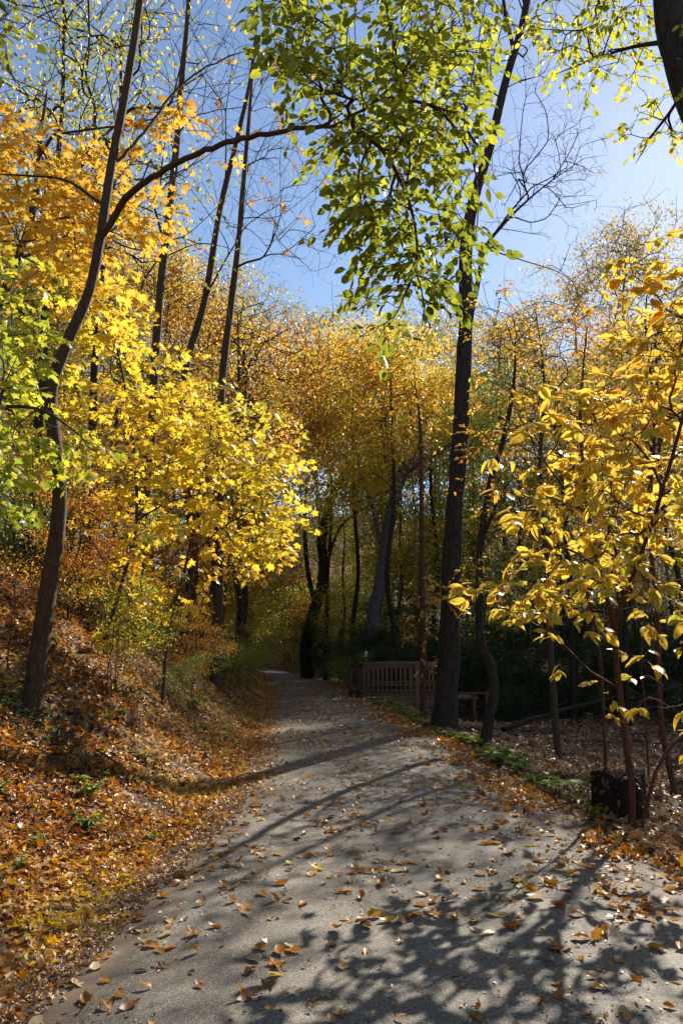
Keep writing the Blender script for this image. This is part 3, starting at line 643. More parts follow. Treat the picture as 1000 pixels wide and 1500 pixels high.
for (px, py, pts, lab) in [(888, 1190, [(884, 1060), (878, 960), (862, 880), (850, 820)], 'thin straight sapling stem left of the stump at the right'), (950, 1150, [(944, 1040), (938, 960), (950, 850), (960, 760)], 'thin dark sapling stem just behind the stump'),
                           (935, 1215, [(960, 1130), (985, 1090), (1020, 1060)], 'thin whip leaning right past the stump')]:
    b2 = hit(px, py)
    leafy('sapling', lab, 'sapling', b2, [([b2 - [0, 0, .05]] + tl(pts, b2[1]), [.018, .016, .014, .011, .006])], [(pts[-1][0], pts[-1][1] + 30, 45, b2[1], .3, 8)],
          'whorl', 'big', .12, 5, .14, tnoise(.5, .2, .4, 2), M['gold'], M['bark_red'], group='thin saplings by the stump')
b = on(3.55, 12.8)
leafy('young_tree', 'young airy yellow tree behind the golden sapling, fine leaves right of the crooked stem', 'tree', b,
      [([b - [0, 0, .1]] + tl([(806, 960), (800, 820), (790, 700), (796, 560), (785, 460)], 12.8), [.06, .055, .045, .035, .02, .008])],
      [(740, 470, 50, 12.8, 1.2, 26), (810, 500, 60, 12.8, 1.5, 34), (760, 580, 60, 12.8, 1.5, 32), (830, 600, 50, 12.8, 1.5, 22), (725, 660, 45, 12.8, 1.2, 18), (800, 690, 60, 12.8, 1.5, 28), (760, 770, 55, 12.4, 1, 20), (860, 760, 50, 12.8, 1.2, 18), (850, 480, 40, 12.8, 1.2, 16), (720, 840, 40, 12.2, 1, 12)],
      'alt', 'lo', .085, 9, .35, tnoise(.5, .2, .35, 15, .16), M['small'], M['twig'], step=.2, r0=.003, mul=2.1)
b = on(4.35, 10.2)
leafy('golden_sapling', 'second golden sapling standing behind the stump, its smaller leaves seen through the first', 'tree', b,
      [([b - [0, 0, .1]] + tl([(968, 1060), (962, 900), (950, 760), (958, 620), (945, 480), (950, 400)], 10.2), [.04, .036, .03, .026, .02, .014, .006])],
      [(930, 430, 50, 10.2, .9, 14), (1000, 520, 70, 10.2, 1, 20), (920, 560, 50, 10.2, .9, 14), (960, 650, 60, 10.2, 1, 18), (880, 640, 45, 10.2, .9, 12), (1040, 640, 60, 10.2, 1, 16), (900, 740, 55, 10.2, .9, 14), (1060, 420, 80, 10.2, 1, 24), (1120, 560, 80, 10.2, 1, 24), (1000, 800, 50, 10, .8, 10)],
      'whorl', ('big', 'big2', 'big3'), .14, 6, .22, tnoise(.5, .18, .3, 16, .14), M['gold'], M['bark_red'], r0=.003, step=.15, mul=.6)
# 11. near dark trunk in the top right corner with green-yellow leaves
b = on(3.9, 4.3)
leafy('corner_tree', 'near dark trunk crossing the top right corner, small yellow green leaves around it', 'tree', b,
      [([b - [0, 0, .2], b + [.1, .0, 1.2]] + tl([(1085, 330), (1040, 200), (1004, 120), (982, 40), (975, -60), (975, -250)], 4.6), [.2, .16, .13, .12, .11, .105, .1, .08]),
       (tl([(985, 60), (920, 70, .5), (860, 90, .8), (810, 110, 1)], 4.6), [.02, .012, .008, .005]), (tl([(1010, 130), (960, 190, .4), (930, 240, .5)], 4.6), [.015, .009, .005]), (tl([(980, -40), (900, -30, .5), (800, 0, 1)], 4.6), [.025, .016, .008])],
      [(830, 25, 50, 5.6, .5, 20), (900, 30, 50, 5.4, .5, 20), (790, 35, 28, 5.6, .4, 7), (850, 85, 45, 5.6, .5, 16), (915, 100, 40, 5.3, .4, 9), (940, 180, 26, 5.1, .2, 6), (985, 190, 22, 5, .2, 6), (975, 150, 20, 5, .2, 4), (930, -30, 80, 5.3, .5, 26), (1080, 100, 90, 4.6, .6, 30)],
      'alt', 'ov', .058, 7, .16, tnoise(.66, .18, .5, 13, .2), M['beech'], M['bark_dark'], droop=.5, okf=.35, r0=.002, mul=1.5)
# 12. dark leaves in the top left corner
b = on(-3.4, 2.6)
leafy('corner_shrub_tree', 'dark green leafy branch tip poking into the top left corner', 'tree', b,
      [([b - [0, 0, .1]] + [np.array([-3.2, 3.0, 2.2]), P(-150, 300, 3.8), P(-100, 120, 3.9), P(-40, 50, 4)], [.05, .045, .035, .02, .008])],
      [(15, 30, 28, 4, .2, 9), (5, 75, 12, 4, .1, 2), (-80, 60, 60, 4, .3, 10)], 'alt', 'ov', .07, 6, .15, tnoise(.12, .1, .5, 1), M['beech'], M['twig'])

# 13. thin stems on the bank
for px, py, pts, rr, lab in [
    (118, 905, [(130, 840), (138, 780), (140, 700), (142, 620)], .03, 'thin dark stem on the slope between the leaning trunk and the maple'),
    (132, 900, [(143, 850), (160, 790), (180, 740), (205, 715)], .028, 'thin stem bending right on the slope behind the maple leaves'),
    (300, 985, [(290, 940), (285, 900), (300, 850)], .018, 'short thin stem low on the bank near the path'),
    (12, 780, [(14, 740), (20, 650), (28, 540)], .05, 'short dark stem high on the slope at the left edge'),
    (255, 960, [(262, 900), (275, 870), (290, 800)], .07, 'dark stem leaning against the bank behind the golden maple')]:
    b2 = hit(px, py)
    leafy('bank_sapling', lab, 'sapling', b2, [([b2 - [0, 0, .1]] + tl(pts, b2[1]), list(np.linspace(rr, rr * .35, len(pts) + 1)))], [(pts[-1][0], pts[-1][1], 50, b2[1], .6, 14)],
          'opp', 'ml', .1, 6, .2, tnoise(.45, .15, .4, 2), M['maple'], M['twig'], group='thin stems on the bank')

# ------------------------------------------------------------------ background trees: prototypes
def proto(name, lmat, bmat, Hh, cr, c0, nclu, nleaf, lsize, tint, spread=.5, dens=1.0, lean=0, seed=0, nfill=0, tpl='lo', stems=1, trk=.007):
    r = np.random.default_rng(seed); o = bpy.data.objects.new(name, None); C.objects.link(o); s = Skel()
    for k in range(stems):
        a = r.uniform(0, 6.28); le = lean if stems == 1 else r.uniform(.1, .3)
        pts = [(0, 0, -.3)]
        for z in (.15, .3, .5, .7, .88): pts.append((math.cos(a) * le * z * Hh * .5 + r.normal(0, .009 * Hh), math.sin(a) * le * z * Hh * .5 + r.normal(0, .009 * Hh), z * Hh))
        w_ = Hh * trk / math.sqrt(stems); s.line(np.array(pts), [w_ * 1.25, w_, w_ * .85, w_ * .7, w_ * .5, w_ * .2], .5 if Hh > 5 else .25, None, c0 * .8)
    # lumpy crown: several overlapping lobes
    A = []; lobes = [(r.uniform(0, 6.28), r.uniform(.15, .6) * cr, r.uniform(c0 + .08, .9) * Hh, r.uniform(.3, .55) * cr) for _ in range(11)]
    while len(A) < nclu:
        a, d, z, q = lobes[r.integers(len(lobes))]; v = unit(r.normal(size=3)) * q * r.uniform(.5, 1) ** .5 * np.array([1, 1, .8])
        A.append(np.array([math.cos(a) * d, math.sin(a) * d, z]) + v)
    tips = s.grow(np.array(A), .45 if Hh > 5 else .2, .12, .25, .05)
    if nfill: s.grow(np.concatenate([np.array(A) + r.normal(0, .55, (len(A), 3)) + [0, 0, .3] for _ in range(nfill)]), .3, .14, .2, .05)
    c = s.p[tips]; n = int(nleaf * dens); idx = r.integers(len(c), size=n); keep = r.uniform(size=len(c)) < .93; idx = idx[keep[idx]]; n = len(idx)
    pos = c[idx] + r.normal(0, spread, (n, 3)) * [1, 1, .55]
    lv = Leaves(); tn = np.clip(tint + .2 * noise3(pos, .22, seed) + r.normal(0, .16, n), 0, 1)
    lv.add(tpl, pos, r.normal(size=(n, 3)) + [0, 0, -.6], UP + r.normal(0, .8, (n, 3)), lsize * r.uniform(.6, 1.2, n), tn)
    s.radii(Hh * .00065, .48); s.tubes('trunk', bmat, o); f = lv.build('foliage', lmat, o)
    return o
PR_ = {
 'gold': proto('golden_tree', M['small'], M['bark_dark'], 13, 3.9, .34, 210, 12000, .15, .55, .36, seed=1),
 'gold2': proto('golden_tree', M['small'], M['bark_dark'], 12, 3.6, .22, 190, 10500, .145, .5, .34, seed=2),
 'rust': proto('russet_tree', M['rust'], M['bark_dark'], 12, 3.3, .35, 150, 3800, .14, .42, .34, seed=3, nfill=2),
 'olive': proto('olive_tree', M['olive'], M['bark_dark'], 11, 3.4, .15, 190, 11000, .13, .45, .45, seed=4),
 'oak': proto('brown_oak', M['oak'], M['bark_grey'], 20, 5.2, .28, 300, 9500, .19, .45, .5, seed=5, nfill=1),
 'bare': proto('bare_tree', M['oak'], M['bark_dark'], 16, 3.6, .35, 170, 900, .12, .5, .3, seed=6, nfill=4),
 'airy': proto('airy_tree', M['oak'], M['bark_dark'], 12, 3.3, .38, 150, 5200, .12, .7, .34, seed=12, nfill=2),
 'lace': proto('green_gold_tree', M['small'], M['bark_dark'], 13, 3.4, .35, 150, 4500, .10, .12, .38, seed=7, nfill=2),
 'fill': proto('understory_tree', M['small'], M['bark_dark'], 8, 3.0, .04, 170, 9000, .115, .5, .3, seed=10, stems=3, nfill=1, trk=.006),
 'fillo': proto('understory_tree', M['olive'], M['bark_dark'], 8, 3.0, .02, 170, 9500, .115, .55, .3, seed=11, stems=3, nfill=1, trk=.006),
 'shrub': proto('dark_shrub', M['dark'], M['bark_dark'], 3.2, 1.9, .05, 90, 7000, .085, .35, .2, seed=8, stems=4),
 'brush': proto('olive_bush', M['olive'], M['twig'], 3.0, 1.5, .05, 70, 2400, .075, .3, .2, seed=9, stems=5, nfill=1),
}
ROWS = [
 # px, Y, height, kind, label
 (575, 29, 16, 'gold', 'dense golden tree above the footbridge, left of the big dark trunk'),
 (520, 35, 17, 'gold', 'golden tree behind the bend, just left of the middle of the picture'),
 (635, 34, 16.5, 'gold2', 'yellow tree partly behind the big dark trunk'),
 (760, 30, 12.5, 'olive', 'yellow green tree rising behind the crooked stem'),
 (700, 40, 17.5, 'olive', 'tall olive tree just right of the big dark trunk, farther back'),
 (835, 36, 15, 'gold', 'amber tree behind the golden sapling'),
 (745, 47, 22, 'oak', 'brownish tree whose crown meets the sky under the bare fork'),
 (868, 58, 28, 'oak', 'brown oak with a rounded top below the open sky'),
 (945, 56, 31.5, 'oak', 'tallest brown oak against the sky at the right'),
 (1030, 48, 22, 'oak', 'brown oak cut by the right edge of the picture'),
 (930, 33, 12, 'gold2', 'yellow tree hidden behind the golden sapling leaves'),
 (1010, 36, 13, 'olive', 'olive green tree behind the sapling at the right edge'),
 (455, 40, 18, 'rust', 'russet tree over the path bend with thin orange leaves'),
 (350, 27, 15, 'rust', 'rust orange tree at the end of the bank'),
 (395, 47, 26, 'rust', 'tall russet tree in the gap between the slender trunks and the gold'),
 (395, 31, 16, 'gold2', 'yellow tree peeping behind the golden maple'),
 (465, 50, 26, 'oak', 'brown tree far behind the path bend'),
 (560, 52, 21, 'oak', 'brown tree standing behind the golden one above the bridge'),
 (640, 55, 24, 'oak', 'dull brown tree behind the big trunk'),
 (350, 22, 12.5, 'bare', 'bare twiggy tree on the slope behind the slender trunks'),
 (290, 26, 14, 'bare', 'grey bare tree with tangled twigs high on the slope'),
 (225, 22, 12, 'oak', 'brown tree on the slope between the leaning and slender trunks'),
 (235, 33, 17, 'oak', 'brown tree on the hilltop behind the slender trunks'),
 (310, 36, 18, 'oak', 'brown grey tree on the hill left of the bend'),
 (130, 15, 15, 'lace', 'airy green and yellow tree reaching the top left of the picture'),
 (35, 14, 14, 'lace', 'airy green tree at the top left edge behind the amber maple'),
 (60, 19, 9, 'gold', 'golden tree high on the slope at the left edge'),
 (160, 23, 12, 'gold2', 'yellow tree up the slope behind the leaning trunk'),
 (5, 25, 12, 'rust', 'russet tree up the slope at the left edge'),
 (100, 32, 16, 'oak', 'brown tree on the hilltop at the left'),
 (300, 17, 7, 'gold2', 'short yellow tree on the slope behind the maples'),
 (370, 45, 16, 'olive', 'olive tree closing the view over the bend'),
 (425, 37, 9, 'olive', 'low olive tree beside the path where it disappears'),
 (500, 40, 11, 'olive', 'olive green tree behind the curved trunk'),
 (585, 38, 12, 'olive', 'dull green tree behind the grey leaning trunk'),
 (665, 36, 10, 'olive', 'dull green tree behind the end of the footbridge'),
 (740, 37, 11, 'olive', 'dull green tree over the dark creek bank'),
 (820, 42, 13, 'olive', 'dull green tree up the far bank behind the sapling'),
 (900, 42, 13, 'olive', 'dull green tree up the far bank near the right edge'),
 (980, 42, 14, 'gold', 'golden tree on the far bank at the right edge'),
 (1090, 30, 12, 'olive', 'olive tree just outside the right edge, its crown reaching in'),
]
ROWS += [
 (362, 19.5, 4.2, 'rust', 'small russet tree low on the end of the bank, hanging toward the path'),
 (560, 41, 9.5, 'fillo', 'hazy green understory tree behind the footbridge railing'), (610, 39, 9, 'fill', 'yellowing understory tree behind the red brown pole'),
 (500, 46, 10, 'fillo', 'green understory tree left of the grey leaning trunk'), (455, 44, 9, 'fill', 'yellowing understory tree behind the curved trunk'),
 (405, 40, 9, 'fillo', 'green understory tree over the far end of the path'), (350, 34, 8, 'fill', 'yellowing understory tree at the top of the bank end'),
 (300, 29, 8, 'fillo', 'green understory tree on the slope behind the golden maple'), (240, 27, 8, 'fill', 'yellowing understory tree on the slope behind the slender trunks'),
 (180, 27, 8, 'fillo', 'green understory tree up the slope behind the slim maple'), (120, 24, 7.5, 'fill', 'yellowing understory tree just right of the leaning trunk, far up the slope'),
 (50, 23, 7.5, 'fillo', 'green understory tree up the slope left of the leaning trunk'), (0, 22, 7.5, 'fill', 'yellowing understory tree up the slope at the left edge'),
 (660, 44, 10, 'fill', 'yellowing understory tree just right of the big trunk base'), (710, 41, 9, 'fillo', 'green understory tree behind the crooked stem'),
 (770, 43, 10, 'fill', 'yellowing understory tree across the creek'), (840, 46, 10, 'fillo', 'green understory tree across the creek behind the sapling'),
 (920, 46, 10, 'fill', 'yellowing understory tree across the creek at the right'), (1000, 44, 10, 'fillo', 'green understory tree across the creek at the right edge'),
 (200, 17.5, 5.5, 'fill', 'small yellow tree behind the slim maple'), (100, 15.5, 5, 'fill', 'small yellow tree beside the leaning trunk, just up the slope'), (20, 18, 6, 'fill', 'small yellow tree on the slope at the left edge'),
 (420, 58, 13, 'fillo', 'tall green understory tree closing the path bend'), (550, 60, 13, 'fill', 'tall yellow understory tree far behind the bridge'), (350, 55, 12, 'fillo', 'tall green understory tree behind the bank end'),
]
ROWS += [(1035, 20.5, 12, 'airy', 'airy brown gold tree cut by the right edge behind the stump'), (830, 24, 12, 'lace', 'airy yellow green tree between the crooked stem and the golden sapling'), (985, 18.2, 11.3, 'airy', 'airy brown gold tree standing behind the stump and the golden sapling at the right'),
 (905, 22, 11.5, 'airy', 'airy brown gold tree on the leafy floor, just left behind the golden sapling')]
used = set()
def place(kind, loc, h, label, rz=None, group=None):
    o = PR_[kind]; base_h = {'gold': 13, 'gold2': 12, 'rust': 12, 'olive': 11, 'oak': 20, 'bare': 16, 'lace': 13, 'airy': 12, 'fill': 8, 'fillo': 8, 'shrub': 3.2, 'brush': 3.0}[kind]
    cat = 'shrub' if kind in ('shrub', 'brush') else 'tree'
    sc_ = h / base_h * (1.0 if cat == 'tree' else 1)
    if kind in used: c = copy_thing(o, tuple(loc), 0, 1)
    else: c = o; used.add(kind); c.location = tuple(loc)
    c.rotation_euler = (0, 0, rng.uniform(0, 6.28) if rz is None else rz); sxy = sc_ ** .8; c.scale = (sxy, sxy, sc_)
    return tagp(c, label, cat, group)
def clear_path(x, y, m=1.1):
    l, q = float(Le(y)) - m, float(Re(y)) + m
    return x if x < l or x > q else (l if x - l < q - x else q)
for px, Yd, h, kind, lab in ROWS:
    x = clear_path((px - 500) / FPX * Yd, Yd); place(kind, on(x, Yd, -.05), h, lab, group='trees of the woodland behind')
# far closing trees
FAR = []
k = 0
for i, az in enumerate(np.linspace(-36, 36, 34)):
    Yd = 66 + (i * 37 % 17); x = clear_path(math.tan(R_(az)) * Yd, Yd)
    kind = ['oak', 'gold', 'olive', 'oak', 'rust'][i % 5]
    hh = (17 + (i * 13 % 6)) if az < 12 else (20 + (i * 13 % 5))
    place(kind, on(x, Yd, -.1), hh, {'oak': 'brown', 'gold': 'golden', 'olive': 'olive', 'rust': 'russet'}[kind] + ' tree in the farthest row of the wood, ' + ('behind the left slope' if az < -12 else 'behind the path bend' if az < 1 else 'behind the footbridge' if az < 12 else 'beyond the creek at the right'), group='farthest row of trees')
# understory
SH = [(500, 27.5, 2.2), (520, 31, 3), (560, 31, 3), (600, 30, 2.8), (640, 29.5, 3.2), (680, 29, 3), (720, 28, 3.2), (755, 27, 2.8), (790, 27.5, 3.4), (830, 26.5, 3), (870, 27, 3.6), (910, 25.5, 3.2), (950, 26, 3.8), (990, 24.5, 3.2), (1030, 25, 3.8),
      (700, 33, 4.4), (780, 33, 4.6), (850, 32, 4.6), (930, 31, 4.8), (1000, 30, 4.6), (620, 34, 4.2), (540, 37, 4.2), (480, 39, 3.6), (1080, 22, 3.4), (745, 24.5, 1.6), (890, 23.5, 1.4), (965, 21.5, 1.5)]
for i, (px, Yd, h) in enumerate(SH):
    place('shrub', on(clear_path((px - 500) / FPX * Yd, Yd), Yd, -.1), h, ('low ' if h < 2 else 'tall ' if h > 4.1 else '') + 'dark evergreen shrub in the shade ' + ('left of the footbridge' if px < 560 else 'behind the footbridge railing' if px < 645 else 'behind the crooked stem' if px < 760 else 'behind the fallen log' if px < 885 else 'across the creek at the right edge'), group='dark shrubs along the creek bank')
BR = [(470, 33, 2.6, 'bushy olive undergrowth left of the footbridge'), (425, 41, 3.4, 'olive undergrowth where the path bends away'), (400, 47, 3.8, 'undergrowth closing the bend of the path'), (450, 46, 4, 'tall undergrowth behind the curved trunk'), (505, 33, 3.6, 'undergrowth beside the grey leaning trunk'),
      (375, 30, 1.1, 'low green tuft on the end of the bank'), (378, 24, .55, 'small green bush at the foot of the bank by the path'), (590, 33, 4, 'pale twiggy bush behind the railing'), (650, 31, 4.4, 'pale bush right behind the big trunk'), (560, 35, 5, 'tall twiggy bush behind the footbridge'),
      (860, 25, 1.4, 'low bush over the fallen log'), (350, 22, 1.6, 'yellowing bush on top of the bank'), (330, 19, 1.3, 'small bush on the bank under the golden maple'), (100, 17, 2, 'bush high on the slope behind the leaning trunk'), (30, 16, 2, 'bush high on the slope at the left edge'), (170, 18.5, 2.2, 'bush on the slope behind the slim maple'), (220, 21, 2.4, 'bush on the slope behind the slender trunk'), (710, 34, 5, 'twiggy bush behind the crooked stem')]
for px, Yd, h, lab in BR: place('brush', on(clear_path((px - 500) / FPX * Yd, Yd, .6), Yd, -.08), h, lab, group='bushes of the undergrowth')
for i, (sx_, y_, h_, k_) in enumerate([(1.6, 9.6, 1.7, 'brush'), (2.6, 10.8, 2.6, 'fill'), (.9, 12.2, 1.2, 'brush'), (2.0, 12.6, 2.4, 'fillo'), (3.6, 11.6, 2.2, 'brush'), (1.2, 14.6, 1.8, 'fill'), (2.8, 14.6, 2.8, 'fillo'), (.8, 17, 1.3, 'brush'), (2.0, 17.4, 2.6, 'fill'), (1.0, 20.5, 1.8, 'fillo'), (4.4, 9.4, 2.0, 'brush'), (5.2, 12.6, 2.6, 'fill'), (.6, 24, 1.5, 'brush'), (1.6, 23, 2.6, 'fill')]):
    place(k_, on(float(Le(y_)) - sx_, y_, -.05), h_, {'brush': 'twiggy olive bush', 'fill': 'little yellowing seedling tree', 'fillo': 'little green seedling tree'}[k_] + (' low' if sx_ < 1.7 else ' higher' if sx_ > 3.4 else ' halfway') + ' up the bank ' + ('near the maple saplings' if y_ < 11.2 else 'behind the maple saplings' if y_ < 15 else 'near the path bend'), group='undergrowth of the bank')
# off-frame trees to the right whose shade falls across the scene
for x, y, h, kind, lab in [(15, 19, 12, 'gold2', 'yellow tree right of the picture edge, its shade on the leafy floor'), (20, 28, 13, 'gold', 'golden tree beyond the right edge')]:
    place(kind, on(x, y, -.05), h, lab, group='trees of the woodland behind')

# ------------------------------------------------------------------ small setting things
def box(V, F, c, s, rot=0, tilt=None):
    c = np.array(c, float); h = np.array(s) / 2; b_ = len(V)
    ca, sa = math.cos(rot), math.sin(rot)
    for z in (-1, 1):
        for x, y in ((-1, -1), (1, -1), (1, 1), (-1, 1)):
            q = np.array([x * h[0], y * h[1], z * h[2]]); q = np.array([q[0] * ca - q[1] * sa, q[0] * sa + q[1] * ca, q[2]])
            V.append(q + c)
    for f in ((3, 2, 1, 0), (4, 5, 6, 7), (0, 1, 5, 4), (1, 2, 6, 5), (2, 3, 7, 6), (3, 0, 4, 7)): F.append([b_ + i for i in f])
def boxobj(name, items, mat, parent, bev=.006):
    V = []; F = []
    for it in items: box(V, F, *it)
    o = mesh_np(name, np.array(V), [np.array(F)], mat, None, parent)
    if bev: m = o.modifiers.new('bevel', 'BEVEL'); m.width = bev; m.segments = 1
    return o
bx0, by0 = .62, 23.0
br = empty('footbridge', (bx0, by0, 0), 'wooden footbridge with a baluster railing leaving the right side of the path', 'footbridge')
Lb = 2.62
boxobj('deck', [((.07 + i * .145 + .0, 1.0, .03), (.135, 2.0, .04)) for i in range(int((Lb + .9) / .145))], M['wood'], br)
for yy, nm in ((.02, 'beam'), (1.98, 'beam')): boxobj('beam', [((Lb / 2, yy - .03 if yy < 1 else yy + .03, -.10), (Lb + .1, .05, .22))], M['wood'], br)
for yy in (0.0, 2.0):
    o_ = -.03 if yy < 1 else .03
    boxobj('top_rail', [((Lb / 2, yy + o_, 1.06), (Lb + .2, .16, .04)), ((Lb / 2, yy + o_, .965), (Lb, .045, .12))], M['wood'], br)
    boxobj('bottom_rail', [((Lb / 2, yy + o_, .14), (Lb, .045, .09)), ((Lb / 2, yy + o_ * 1.1, .43), (Lb, .03, .06))], M['wood'], br)
    for px_ in (0.05, 1.62, Lb - .05): boxobj('post', [((px_, yy + o_ * 2.6, .1), (.1, .1, 1.86))], M['wood_red' if px_ < .1 else 'wood'], br)
    for k in range(18):
        xb = .18 + k * .138
        if abs(xb - 1.62) < .07 or xb > Lb - .1: continue
        boxobj('baluster', [((xb, yy + o_ * 2.2 - (0.012 if yy < 1 else -.012), .54), (.042, .034, .86))], M['wood'], br, .003)
for px_ in (.55, 1.25, 2.3): boxobj('pile', [((px_, .25, -.85), (.12, .12, 1.45))], M['wood_red'], br); boxobj('pile', [((px_, 1.75, -.85), (.12, .12, 1.45))], M['wood_red'], br)
boxobj('entrance_post', [((-.34, .95, .42), (.12, .12, 1.15), .3)], M['wood_red'], br); boxobj('entrance_post', [((-.12, .35, .45), (.12, .12, 1.15), .3)], M['wood_red'], br)
boxobj('entrance_rail', [((-.17, .5, .98), (.05, 1.15, .12), .36), ((-.17, .5, .2), (.05, 1.15, .1), .36)], M['wood_red'], br)
boxobj('low_rail', [((3.2, -.05, .19), (1.05, .10, .06))], M['wood_red'], br)
boxobj('low_post', [((3.3, -.13, -.45), (.1, .1, 1.25))], M['wood_red'], br); boxobj('low_post', [((3.68, -.13, -.42), (.11, .1, 1.35))], M['wood_red'], br)
mk = empty('marker_post', (.8, 25.2, 0), 'small pale marker post rising behind the left end of the footbridge railing', 'post')
boxobj('post', [((0, 0, .55), (.07, .05, 1.3))], M['wood'], mk)
m_, n_, o_ = newmat('pale_paint'); pb = n_.nodes.new('ShaderNodeBsdfPrincipled'); nz_ = noise_n(n_, 30, 3, coords(n_)); rp_ = ramp(n_, [(.3, (.38, .45, .32)), (.7, (.66, .70, .55))], nz_.outputs[0]); n_.links.new(rp_.outputs[0], pb.inputs[0]); n_.links.new(pb.outputs[0], o_.inputs[0])
boxobj('plate', [((0, -.04, 1.32), (.08, .02, .18))], m_, mk)
bI = place('brush', on(.25, 25.3), 1.55, 'ivy like green clump hanging over the left end of the footbridge')

# stump
bS = hit(926, 1207); bS = np.array([bS[0], bS[1] + .3, 0]); bS[2] = H(bS[0], bS[1])
st = empty('stump', tuple(bS), 'dark rotten tree stump behind the golden sapling stems', 'stump')
ns = 40; V = []; zs = [-.15, 0, .09, .2, .31, .39]
for j, z in enumerate(zs):
    for i in range(ns):
        a = 6.283 * i / ns; r = .21 * (1.05 + .45 * math.exp(-max(z + .15, 0) / .12) * (1 + .5 * math.sin(5 * a))) * (1 + .10 * math.sin(3 * a + 1) + .05 * math.sin(7 * a + z * 3) + .03 * math.sin(13 * a) + .018 * math.sin(19 * a + 2 * math.sin(3 * z)) * (z > 0))
        zz = z + (.035 * math.sin(2 * a + 1) + .012 * math.sin(5 * a + 2) + .008 * math.sin(11 * a + 1) if j == 5 else 0); V.append((r * math.cos(a), r * math.sin(a), zz))
F = [((j * ns + i), j * ns + (i + 1) % ns, (j + 1) * ns + (i + 1) % ns, (j + 1) * ns + i) for j in range(5) for i in range(ns)]
for q, (rq, zq) in enumerate(((.8, .385), (.35, .35), (.04, .34))):
    o0 = len(V)
    for i in range(ns): V.append((V[5 * ns + i][0] * rq, V[5 * ns + i][1] * rq, zq + .02 * math.sin(i * 1.7)))
    p0 = 5 * ns if q == 0 else o0 - ns
    F += [(p0 + i, p0 + (i + 1) % ns, o0 + (i + 1) % ns, o0 + i) for i in range(ns)]
mesh_np('bark', np.array(V), [np.array(F)], M['stumpwood'], None, st, True)
lvS = Leaves(); n = 150; a = rng.uniform(0, 6.28, n); zz = rng.uniform(0, .42, n); q = .215 + .05 * np.exp(-zz / .12) + rng.uniform(0, .06, n); top = rng.uniform(size=n) < .3; q = np.where(top, q * np.sqrt(rng.uniform(0, 1, n)), q); zz = np.where(top, .37 + rng.uniform(0, .12, n), zz)
lvS.add('ov2', np.stack([q * np.cos(a), q * np.sin(a), zz], -1), np.stack([np.cos(a), np.sin(a), -.6 + rng.normal(0, .4, n)], -1), UP + rng.normal(0, .6, (n, 3)), rng.uniform(.035, .075, n), rng.uniform(.2, 1, n))
lvS.build('vine', M['vine'], st)
# fallen log and dead branches
def stick(name, label, pts, rad, mat, cat='log', group=None, step=.3):
    p0 = np.array(pts[0]); o = empty(name, tuple(p0), label, cat, group); s = Skel(2000); s.line(pts, list(np.linspace(rad, rad * .6, len(pts))), step, None, 0, .008); s.radii(.01); s.tubes('wood', mat, o, p0); return o
a = P(735, 1030, 20); c = P(905, 1000, 22); a[2] = H(a[0], a[1]) + .22; c[2] = H(c[0], c[1]) + .95
stick('fallen_log', 'dark fallen log slanting across the shaded floor behind the crooked stem', [a, (a + c) / 2 + [0, 0, .05], c], .065, M['bark_dark'])
for i, (px, py, ang, L, lab) in enumerate([(20, 1372, .1, .35, 'short dry stick on the leaf mould at the left edge'), (60, 1340, .3, .28, 'pale dry stick on the left verge'), (960, 1090, .2, 1.2, 'long dead branch on the floor at the right edge'), (800, 1060, .5, .9, 'dead branch on the shaded floor left of the stump')]):
    p = hit(px, py); e = p + np.array([math.cos(ang) * L, math.sin(ang) * L, 0]); e[2] = H(e[0], e[1]) + .03; p = p + [0, 0, .03]
    stick('dead_branch', lab, [p, (p + e) / 2 + [0, .02, .02], e], .008 if L < .5 else .022, M['twig_pale'], 'branch', 'dead branches on the ground', .08)

# ------------------------------------------------------------------ verge plants
def plant(seed, kind):
    r = np.random.default_rng(seed); o = bpy.data.objects.new('verge_plant', None); C.objects.link(o); lv = Leaves(); s = Skel(3000); s.node(np.zeros(3), -1, .004)
    if kind == 'fern':
        for k in range(9):
            a = r.uniform(0, 6.28); L = r.uniform(.22, .38); pts = [np.array([math.cos(a) * L * u, math.sin(a) * L * u, L * (.9 * u - .75 * u * u)]) for u in np.linspace(0, 1, 7)]
            s.line(pts, [.002] * 7, .04, 0); d = unit(np.array([math.cos(a), math.sin(a), 0])); sd = np.array([-d[1], d[0], 0])
            for u in np.linspace(.2, 1, 13):
                q = np.array([np.interp(u, np.linspace(0, 1, 7), [p[c] for p in pts]) for c in range(3)])
                for sg in (-1, 1): lv.add('lo', q, sd * sg + d * .4 + [0, 0, -.2], UP + r.normal(0, .2, 3), .085 * math.sin(.4 + 2.4 * u) + .01, np.clip(.55 + r.normal(0, .2), 0, 1))
    else:
        for k in range(8):
            a = r.uniform(0, 6.28); hh = r.uniform(.08, .2); tip = np.array([math.cos(a) * hh * .8, math.sin(a) * hh * .8, hh]); s.line([np.zeros(3), tip * .5 + [0, 0, .02], tip], [.002] * 3, .05, 0)
            m = 8; aa = r.uniform(0, 6.28, m)
            lv.add('ov2', np.repeat(tip[None], m, 0) * r.uniform(.5, 1, (m, 1)), np.stack([np.cos(aa), np.sin(aa), r.uniform(-.2, .6, m)], -1), UP + r.normal(0, .3, (m, 3)), r.uniform(.06, .12, m), np.clip(.5 + r.normal(0, .25, m), 0, 1))
    s.radii(.002); s.tubes('stem', M['twig'], o); lv.build('leaves', M['verge'], o); return o
pl = [plant(21, 'fern'), plant(22, 'leafy'), plant(23, 'leafy'), plant(24, 'fern')]; pu = set()
VG = 'green plants along the right verge'
ry = np.random.default_rng(31)
spots = []
